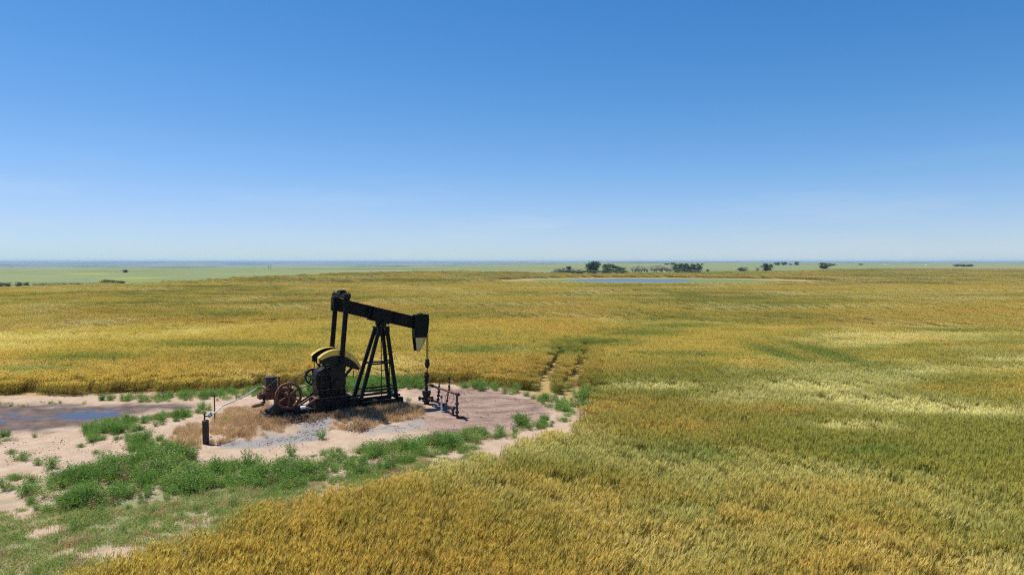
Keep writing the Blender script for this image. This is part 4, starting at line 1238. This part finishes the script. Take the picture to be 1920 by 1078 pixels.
# ------------------------------------------------------------------ weeds, grass, gravel on the pad
weed_protos = [weed_mesh(400 + i, h, r_, 760, 0.056) for i, (h, r_) in enumerate(((0.42, 0.34), (0.52, 0.36), (0.34, 0.38), (0.60, 0.32), (0.28, 0.34)))]

pale_protos = [weed_mesh(460 + i, h, r_, 420, 0.055, 'weed_pale') for i, (h, r_) in enumerate(((0.26, 0.40), (0.40, 0.30), (0.20, 0.42)))]
mixed_protos = weed_protos + pale_protos + [weed_mesh(470, 0.5, 0.22, 160, 0.06, 'dead_weed')]

def spots(polys, dens, rough=0.5, seed=0, margin=0.0, thresh=None, tscale=0.8):
    P = []
    for poly in polys:
        xs = [p[0] for p in poly]; ys = [p[1] for p in poly]
        A = (max(xs) - min(xs) + 2) * (max(ys) - min(ys) + 2)
        n = int(A * dens)
        x = RNG.uniform(min(xs) - 1, max(xs) + 1, n); y = RNG.uniform(min(ys) - 1, max(ys) + 1, n)
        d = sdist(x, y, poly) + (fbm(x * 1.2, y * 1.2, 71 + seed, 3) - 0.5) * rough * 2 + margin
        ok = d > 0
        if thresh is not None:
            ok &= fbm(x * tscale, y * tscale, 91 + seed, 3) > thresh
        P.append(np.column_stack([x[ok], y[ok], d[ok]]))
    P = np.vstack(P)
    return P

def lay(name, protos, P, label, smin, smax, zs=None, avoid_skid=True):
    x, y = P[:, 0], P[:, 1]
    if avoid_skid:
        u = (x - JACK_O[0]) * JU[0] + (y - JACK_O[1]) * JU[1]; v = (x - JACK_O[0]) * JV[0] + (y - JACK_O[1]) * JV[1]
        ok = ~((u > -5.1) & (u < 0.75) & (np.abs(v) < 0.62)) & (np.hypot(x - WX, y - WY) > 0.35) & (np.hypot(x - vx, y - vy) > 0.16)
        P = P[ok]; x, y = P[:, 0], P[:, 1]
    n = len(x)
    s = (smin + (smax - smin) * np.clip(0.55 * RNG.uniform(0, 1, n) + 1.5 * (fbm(x * 0.9, y * 0.9, 131, 3) - 0.35), 0, 1)) * (0.6 + 0.4 * sstep(0, 0.7, P[:, 2]))
    rot = np.column_stack([RNG.normal(0, 0.08, n), RNG.normal(0, 0.08, n), RNG.uniform(0, 6.28, n)])
    scl = np.column_stack([s, s, s * (RNG.uniform(0.75, 1.2, n) if zs is None else zs)])
    return scatter(name, protos, np.column_stack([x, y, terrain(x, y) - 0.01]), rot, scl, RNG.integers(0, len(protos), n), label)

FRONT = [PX([(40, 958), (40, 930), (100, 905), (135, 885), (190, 868), (262, 862), (285, 840), (340, 846), (375, 866), (450, 874), (520, 872), (556, 862), (600, 848), (680, 840), (740, 834),
             (820, 822), (890, 806), (918, 812), (912, 830), (850, 850), (760, 874), (670, 898), (610, 908), (540, 918), (470, 918), (400, 922), (300, 932), (230, 948), (150, 966)])]
lay('front_weed_strip', mixed_protos, spots(FRONT, 11.0, 0.3, 1), 'thick strip of green weeds between pad and near wheat', 0.45, 1.4)
LEFTP = [PX([(125, 812), (190, 795), (290, 783), (350, 772), (392, 765), (398, 773), (330, 792), (300, 798), (250, 808), (205, 818), (190, 832), (155, 828)]),
         PX([(218, 825), (245, 815), (300, 816), (325, 826), (300, 836), (262, 848), (236, 846)])]
lay('puddle_weeds', weed_protos, spots(LEFTP, 9.0, 0.25, 2), 'green weed clump running from the puddle to the dry grass', 0.65, 1.05)
BACK = [PX([(180, 750), (250, 743), (400, 735), (470, 731), (520, 727), (520, 742), (465, 747), (400, 751), (300, 755), (220, 755)])]
lay('back_weed_strip', mixed_protos, spots(BACK, 8.0, 0.3, 3), 'low green weed strip at the wheat behind the engine', 0.6, 0.95)
BACK0 = [PX([(-120, 756), (0, 752), (180, 750), (200, 756), (60, 764), (-120, 768)])]
lay('puddle_back_weeds', mixed_protos, spots(BACK0, 5.0, 0.5, 4, thresh=0.42), 'sparse low weeds behind the puddle along the wheat', 0.35, 0.7)
BEHIND = [PX([(540, 742), (580, 728), (660, 722), (760, 721), (795, 722), (790, 728), (700, 734), (600, 744)])]
lay('jack_back_weeds', weed_protos, spots(BEHIND, 8.0, 0.3, 5, margin=0.2), 'tall green weeds growing behind the pump jack', 0.95, 1.5)
BEH2 = [PX([(800, 722), (900, 722), (940, 726), (1005, 738), (990, 744), (930, 738), (870, 731), (810, 727)])]
lay('pad_back_weeds', mixed_protos, spots(BEH2, 6.5, 0.3, 6, thresh=0.40), 'low green weeds along the far edge of the bare pad', 0.65, 1.15)
RIGHT = [PX([(1005, 746), (1045, 746), (1075, 752), (1112, 750), (1112, 766), (1072, 782), (1045, 770)]), PX([(900, 818), (955, 806), (1005, 792), (1040, 782), (1060, 776), (1080, 776), (1050, 792), (985, 812), (910, 834)])]
lay('rut_weeds', mixed_protos, spots(RIGHT, 9.5, 0.25, 7, margin=0.1), 'green weeds where the wheel ruts reach the pad', 0.6, 1.0)
SPARSE = [PX([(-120, 805), (0, 800), (65, 808), (72, 822), (0, 832), (-120, 840)]), PX([(55, 786), (95, 783), (98, 790), (60, 793)]), PX([(-60, 895), (40, 890), (50, 912), (0, 930), (-60, 935)])]
lay('left_edge_weeds', mixed_protos, spots(SPARSE, 6.0, 0.4, 8, thresh=0.38), 'low weeds scattered over the tan dirt left of the vessel', 0.5, 0.9)
FRINGE = [PX([(60, 962), (230, 942), (400, 916), (540, 906), (700, 880), (690, 892), (560, 925), (440, 955), (300, 985), (120, 985)])]
lay('weed_fringe', mixed_protos, spots(FRINGE, 8.0, 0.5, 9, thresh=0.38, tscale=1.4), 'thin scattered weeds between the weed strip and near wheat', 0.3, 0.6)

low_protos = [tuft_mesh(500 + i, 0.15, 0.26, 75, 0.011, 'low_grass', 0.9) for i in range(6)]
LOWG = [PX([(-260, 945), (60, 955), (230, 945), (400, 920), (540, 908), (660, 888), (800, 856), (905, 830)]) + PAD[20:]]
lay('low_grass', low_protos + [tuft_mesh(515, 0.22, 0.24, 50, 0.010, 'dry_grass', 0.7)], spots(LOWG, 34, 0.5, 10, thresh=0.34), 'short green grass on soil beside the near wheat', 0.5, 1.2)
dry_protos = [tuft_mesh(520 + i, 0.34, 0.24, 90, 0.009, 'dry_grass', 0.7) for i in range(4)]
DRY = [PX([(392, 800), (402, 780), (440, 765), (482, 760), (500, 792), (570, 785), (566, 796), (540, 814), (470, 826), (402, 832)]),
       PX([(604, 800), (622, 785), (700, 775), (770, 768), (810, 772), (790, 786), (740, 794), (690, 806), (640, 806)]),
       PX([(330, 800), (390, 790), (384, 815), (370, 850), (335, 850), (310, 835)]), PX([(470, 770), (500, 752), (520, 765), (505, 790)])]
lay('dry_grass', dry_protos, spots(DRY, 17, 0.35, 11), 'tan dry grass around the engine and pump skid', 0.6, 1.15)
dead_protos = [weed_mesh(540 + i, 0.30, 0.24, 170, 0.05, 'dead_weed') for i in range(3)]
nu = 300
uu = RNG.uniform(-4.9, 0.8, nu); vv = -0.68 - np.abs(RNG.normal(0, 0.22, nu))
dw = np.column_stack([JACK_O[0] + JU[0] * uu + JV[0] * vv, JACK_O[1] + JU[1] * uu + JV[1] * vv, np.full(nu, 0.5)])
lay('dead_weeds', dead_protos, dw, 'brown dead weeds along the front of the pump skid', 0.5, 1.1)
stone_protos = [stone_mesh(560 + i, 46, 0.028, 0.32) for i in range(4)]
lay('gravel', stone_protos, np.vstack([spots([GRAVEL], 14, 0.25, 12), spots([GRAVEL2], 6, 0.4, 13)]), 'pale grey gravel spilled beside the pump skid', 0.8, 1.2)
clods = [stone_mesh(580 + i, 14, 0.03, 0.6) for i in range(3)]
metal('dirt_clod', (0.30, 0.21, 0.145), (0.20, 0.135, 0.095), 0.5, 0.95, 3.0, 0.0, 0.1)
for c in clods: c.materials.clear(); c.materials.append(MATS['dirt_clod'])
lay('dirt_clods', clods, np.vstack([spots([DIRT_PAD], 2.2, 0.6, 14), spots([PX([(-100, 815), (60, 815), (380, 800), (560, 835), (700, 825), (680, 845), (560, 868), (400, 860), (260, 855), (60, 900), (-100, 920)])], 1.6, 0.5, 15)]), 'small clods of dry earth strewn over the bare pad', 0.6, 1.3)

# single weed plants that stand apart
solo = [((978, 798), 1.15, 'bushy green weed standing alone on the bare pad', 5), ((603, 822), 0.8, 'slim upright weed beside the grey gravel', 3), ((42, 862), 0.95, 'low spreading weed on tan dirt beneath the puddle', 2),
        ((22, 850), 0.6, 'small weed on bare dirt under the puddle edge', 4), ((72, 872), 0.6, 'small weed between two larger weeds on bare dirt', 0), ((98, 880), 1.05, 'round green weed on dirt before the weed strip', 0),
        ((100, 905), 1.1, 'full green weed touching the front weed strip', 2), ((152, 838), 0.55, 'tiny weed under the puddle weed clump', 4), ((180, 850), 0.5, 'tiny pale weed alone on tan dirt', 4),
        ((1036, 792), 0.35, 'tiny weed at the right end of the pad', 4), ((60, 905), 0.8, 'weed at the dirt gap in front strip', 4), ((140, 992), 0.75, 'dark green weed in the short grass', 2),
        ((422, 795), 0.55, 'small green weed in dry grass beside the rusty rod', 3), ((766, 760), 0.5, 'small weed at the end of the skid', 3), ((1090, 756), 1.7, 'tall dark weed bush between rut and wheat', 3),
        ((230, 1000), 0.6, 'small weed in the grass near the wheat edge', 0), ((545, 855), 0.9, 'upright weed at the end of the dirt strip', 3), ((345, 862), 1.5, 'tallest bushy weed beside the dark vessel', 1)]
weed_protos.append(weed_mesh(450, 0.5, 0.36, 1500, 0.075))
for (p, s, lab, k) in solo:
    x, y = G(*p)
    t = thing('weed_plant', lab, 'weed', (x, y, tz(x, y) - 0.01), random.uniform(0, 6), 'single weeds on the pad')
    t.scale = (s, s, s)
    link('foliage', weed_protos[k], t)
    st = MB()
    for q in range(4):
        a = q * 1.6 + 0.3
        st.tube((0, 0, -0.02), (0.08 * math.cos(a), 0.08 * math.sin(a), 0.30), 0.007, 0.004, n=5)
    st.build('stem', 'tree_bark', t)
# heap of dead brush on the gravel
bx, by = G(672, 806)
bp_ = thing('brush_heap', 'low dark heap of dead brush and stones before the skid', 'brush heap', (bx, by, tz(bx, by)))
link('twigs', weed_mesh(600, 0.34, 0.62, 900, 0.09, 'dead_weed'), bp_)
link('rubble', stone_mesh(601, 60, 0.05, 0.42), bp_)

# ------------------------------------------------------------------ trees beyond the field
def tree_meshes(seed, mat, shape, leaves, leaf):
    """unit tree: height 1, crown width about 1"""
    g = np.random.default_rng(seed)
    tr = MB()
    trunk_h = {'round': 0.14, 'shrub': 0.05, 'bare': 0.16, 'tall': 0.14}[shape]
    nodes = []
    ntr = {'round': 1, 'shrub': 4, 'bare': 4, 'tall': 2}[shape]
    for k in range(ntr):
        a = g.uniform(0, 6.28); off = 0 if ntr == 1 else 0.18
        b = Vector((off * math.cos(a), off * math.sin(a), -0.03)); t = b + Vector((g.normal(0, 0.03), g.normal(0, 0.03), trunk_h + 0.03))
        tr.tube(b, t, 0.035, 0.024, n=7)
        for j in range(6):
            a = g.uniform(0, 6.28); o = g.uniform(0.18, 0.42); e = t + Vector((o * math.cos(a), o * math.sin(a), g.uniform(0.18, 0.58)))
            e.z = min(e.z, 0.9)
            tr.tube(t, e, 0.018, 0.005, n=5)
            for q in range(2):
                c = t.lerp(e, g.uniform(0.5, 0.9)); f = c + Vector((g.normal(0, 0.12), g.normal(0, 0.12), g.uniform(0.05, 0.18))); tr.tube(c, f, 0.007, 0.003, n=4)
    nc = 30
    cz = g.uniform(trunk_h * 0.5 + 0.03, 0.9, nc); rr = 0.42 * np.sqrt(g.uniform(0.05, 1, nc)) * np.clip(np.sin(np.pi * np.clip((cz - trunk_h * 0.4) / (1.05 - trunk_h * 0.4), 0, 1)) ** 0.6, 0.2, 1)
    a = g.uniform(0, 6.28, nc)
    C = np.column_stack([rr * np.cos(a), rr * np.sin(a), cz]); cs = g.uniform(0.10, 0.18, nc)
    k = g.integers(0, nc, leaves)
    p = C[k] + g.normal(0, 0.6, (leaves, 3)) * cs[k][:, None] * np.array([1, 1, 0.75])
    p[:, 2] = np.clip(p[:, 2], 0.01, 1.0)
    d = g.normal(0, 1, (leaves, 3)); d /= np.linalg.norm(d, axis=1)[:, None]
    s = np.cross(d, g.normal(0, 1, (leaves, 3))); s /= np.linalg.norm(s, axis=1)[:, None]
    ll = leaf * g.uniform(0.6, 1.4, leaves)[:, None]
    qb = QB()
    qb.quads(np.stack([p - d * ll / 2, p + s * ll * 0.3, p + d * ll / 2, p - s * ll * 0.3], 1), g.uniform(0, 1, leaves))
    return tr.mesh('trunk', 'tree_bark', True), qb.mesh('crown', mat)

TM = {}
for i, (key, mat, shp, n, lf) in enumerate((('dark', 'tree_dark', 'round', 2200, 0.085), ('mid', 'tree_mid', 'tall', 2200, 0.085), ('pale', 'tree_pale', 'shrub', 1200, 0.085), ('bare', 'tree_bare', 'bare', 800, 0.05), ('shrub', 'tree_mid', 'shrub', 1300, 0.085), ('grey', 'tree_dark', 'shrub', 1200, 0.085), ('oak', 'tree_mid', 'round', 2200, 0.085))):
    TM[key] = [tree_meshes(700 + 10 * i + q, mat, shp, n, lf) for q in range(2)]

def tree(px0, px1, top, base, key, label, name='tree', group=None, d=None):
    """px0..px1, top and base are rows of the photo; the base row gives the distance"""
    px = (px0 + px1) / 2
    if d is None:
        x, y = G(px, base)
    else:
        x, y = (px - 960) / FOC * d, d
    z = tz(x, y)
    h = max((base - top) * y / FOC, 0.8); w = (px1 - px0) * y / FOC
    t = thing(name, label, 'shrub' if name == 'shrub' else 'tree', (x, y, z), random.uniform(0, 6), group)
    t.scale = (w * 1.3, w * 1.3, h * 1.06)
    a, b = TM[key][random.randrange(2)]
    link('trunk', a, t); link('crown', b, t)
    return t

tree(1097, 1113, 494, 509.5, 'dark', 'left half of the dark tree pair behind the pond')
tree(1107, 1125, 490.5, 509.5, 'dark', 'tallest dark round tree behind the pond')
tree(1130, 1152, 495.5, 511, 'oak', 'broad green tree next to the dark tallest tree')
tree(1148, 1163, 499, 511, 'oak', 'shorter green tree at the middle of the pond tree row')
tree(1158, 1175, 501.5, 511.5, 'shrub', 'low green tree ending the green clump before the bare trees')
for (a, b, t_) in ((1183, 1197, 500), (1194, 1208, 498.5), (1205, 1217, 501)):
    tree(a, b, t_, 510.5, 'bare', 'grey leafless tree in the short bare clump behind the pond', group='short bare trees behind the pond')
for (a, b, t_) in ((1219, 1234, 498), (1230, 1246, 496.5), (1244, 1262, 498)):
    tree(a, b, t_, 510, 'bare', 'grey leafless tree beside the leafy grove behind the pond', group='bare trees beside the grove')
for (a, b, t_) in ((1263, 1279, 495), (1274, 1290, 494), (1285, 1301, 494), (1297, 1314, 496)):
    tree(a, b, t_, 509.3, 'mid', 'green tree of the dense leafy grove behind the pond', group='grove behind the pond')
for (a, b, t_) in ((1036, 1052, 505), (1048, 1066, 503.5), (1062, 1078, 505), (1076, 1098, 506), (1098, 1124, 506), (1124, 1150, 506.5), (1148, 1180, 507), (1262, 1290, 504.5), (1286, 1316, 505)):
    lab = 'low pale shrub beside the small dark tree near the pond' if b < 1099 else 'low pale shrub at the foot of the tallest dark tree' if b < 1125 else \
        'low pale shrub under the broad green trees behind the pond' if b < 1200 else 'low pale shrub at the foot of the leafy grove'
    tree(a, b, t_, 512.5, 'pale', lab, 'shrub', 'low shrubs before the pond trees')
tree(1061, 1071, 499.5, 506, 'dark', 'small dark tree above the pale shrubs by the pond')
tree(1324, 1330, 505, 509, 'grey', 'tiny dark shrub just past the leafy grove', 'shrub')
tree(1384, 1402, 501.5, 508.3, 'grey', 'wide low dark shrub at the field edge alone', 'shrub')
tree(1417, 1424, 501, 508, 'bare', 'small thin shrub beside the lone round field tree', 'shrub')
tree(1430, 1448, 494.5, 508, 'dark', 'lone dark round tree at the far wheat edge')
for (a, b, t_) in ((1452, 1462, 491.5), (1465, 1474, 491), (1490, 1498, 490.5)):
    tree(a, b, t_, 497, 'dark', 'dark yard tree beside the distant white house', group='yard trees at the white house', d=1150)
tree(1538, 1554, 493, 504, 'oak', 'lone spreading green tree on the pasture rim')
tree(1556, 1566, 493.5, 497.5, 'grey', 'dark bush behind the lone spreading tree', 'shrub', d=1000)
tree(1610, 1618, 493.5, 496, 'grey', 'small dark bush alone on the far green pasture', 'shrub', d=1200)
tree(1788, 1800, 494.5, 499, 'grey', 'small dark bush beside the wide pasture thicket', 'shrub', d=850)
for (a, b) in ((1800, 1812), (1808, 1823)):
    tree(a, b, 495.5, 500, 'grey', 'dark bush of the wide pasture thicket', 'shrub', 'pasture thicket', d=830)
for (a, b, t_) in ((1245, 1256, 494), (1256, 1265, 492.5), (1306, 1311, 493.5), (1314, 1319, 494)):
    tree(a, b, t_, 496.5, 'dark', 'small dark tree far beyond the leafy grove', group='far trees beyond the grove', d=1300)
tree(1633, 1648, 502.5, 507, 'bare', 'grey dead bush at the right wheat edge', 'shrub')
tree(230, 239, 506, 511, 'dark', 'small lone dark tree on the left green pasture')
for (a, b, t_) in ((187, 202, 524.5), (199, 214, 525), (211, 226, 526), (222, 234, 527)):
    tree(a, b, t_, 532, 'shrub', 'green shrub in the hedge at the left wheat edge', 'shrub', 'green hedge at the left wheat edge')
for (a, b, t_) in ((-6, 8, 530), (10, 22, 530), (28, 40, 529), (44, 54, 529.5)):
    tree(a, b, t_, 537, 'grey', 'dark green shrub at the corner of the left wheat edge', 'shrub', 'dark shrubs at the left wheat corner')
for (a, b, t_) in ((303, 320, 525.5), (322, 340, 525), (338, 356, 525), (354, 372, 525.5)):
    tree(a, b, t_, 530, 'bare', 'grey brown bush in the dry hedge behind the left wheat', 'shrub', 'dry hedge behind the left wheat')
for k in range(9):
    a = 62 + k * 14
    tree(a, a + 17, 530.2 - k * 0.1, 535.2 - k * 0.15, 'bare', 'low dry brown bush along the left wheat edge', 'shrub', 'dry bushes along the left wheat edge')

# far house, sheds and poles
def house(px, d, w, dp, h, label, name='farm_house', windows=True):
    x, y = (px - 960) / FOC * d, d
    t = thing(name, label, 'house' if windows else 'shed', (x, y, tz(x, y)), 0.15)
    wl = MB().box((-w / 2, -dp / 2, -0.3), (w / 2, dp / 2, h)); wl.build('wall', 'house_white', t)
    m = MB().add([(-w / 2 - 0.3, -dp / 2 - 0.3, h), (w / 2 + 0.3, -dp / 2 - 0.3, h), (w / 2 + 0.3, dp / 2 + 0.3, h), (-w / 2 - 0.3, dp / 2 + 0.3, h), (-w / 2 - 0.3, 0, h + dp * 0.3), (w / 2 + 0.3, 0, h + dp * 0.3)],
                 [(0, 1, 5, 4), (2, 3, 4, 5), (1, 2, 5), (3, 0, 4), (3, 2, 1, 0)])
    rf = m.build('roof', 'roof_grey' if windows else 'house_white', t, smooth=False)
    MB().box((-0.45, -dp / 2 - 0.03, 0), (0.45, -dp / 2 + 0.02, min(2.0, h * 0.85))).build('door', 'window_dark', t)
    if windows:
        MB().box((w * 0.2, -0.3, h + 0.4), (w * 0.2 + 0.6, 0.3, h + dp * 0.3 + 0.7)).build('chimney', 'roof_grey', rf)
        for u in (-w * 0.32, w * 0.32):
            wn = MB().box((u - 0.55, -dp / 2 - 0.03, 1.0), (u + 0.55, -dp / 2 + 0.02, 2.2)).build('window', 'window_dark', t)
            MB().box((u - 0.65, -dp / 2 - 0.09, 0.9), (u + 0.65, -dp / 2 - 0.031, 1.0)).build('sill', 'house_white', wn)
house(1480, 1150, 7.0, 6.0, 3.2, 'white farm house far off between dark yard trees')
house(1658, 1100, 2.6, 2.2, 1.0, 'small white shed alone on the far pasture', 'shed', False)
house(1735, 900, 2.2, 2.0, 0.9, 'white shed on far pasture toward the wide thicket', 'shed', False)
for px in (504, 508):
    x, y = G(px, 506)
    t = thing('utility_pole', 'thin wooden pole with crossarm on the far left pasture', 'pole', (x, y, tz(x, y)), 0.4, 'poles on the left pasture')
    MB().tube((0, 0, -0.3), (0, 0, 3.6), 0.14, 0.10, n=7).build('shaft', 'pole_wood', t)
    MB().box((-0.8, -0.08, 3.1), (0.8, 0.08, 3.25)).build('crossarm', 'pole_wood', t)

# ------------------------------------------------------------------ air
def haze():
    m, nt, out = mat_new('haze')
    v = nt.nodes.new('ShaderNodeVolumePrincipled')
    v.inputs['Color'].default_value = (0.50, 0.74, 1.0, 1)
    v.inputs['Density'].default_value = 0.00011
    v.inputs['Anisotropy'].default_value = 0.0
    nt.links.new(v.outputs['Volume'], out.inputs['Volume'])
    MATS['haze'] = m
    o = MB().box((-15500, -15500, -48), (15500, 15500, 17)).build('haze', 'haze', smooth=False)
    tag(o, 'thin blue air haze over the far prairie', None, None, 'stuff')
haze()
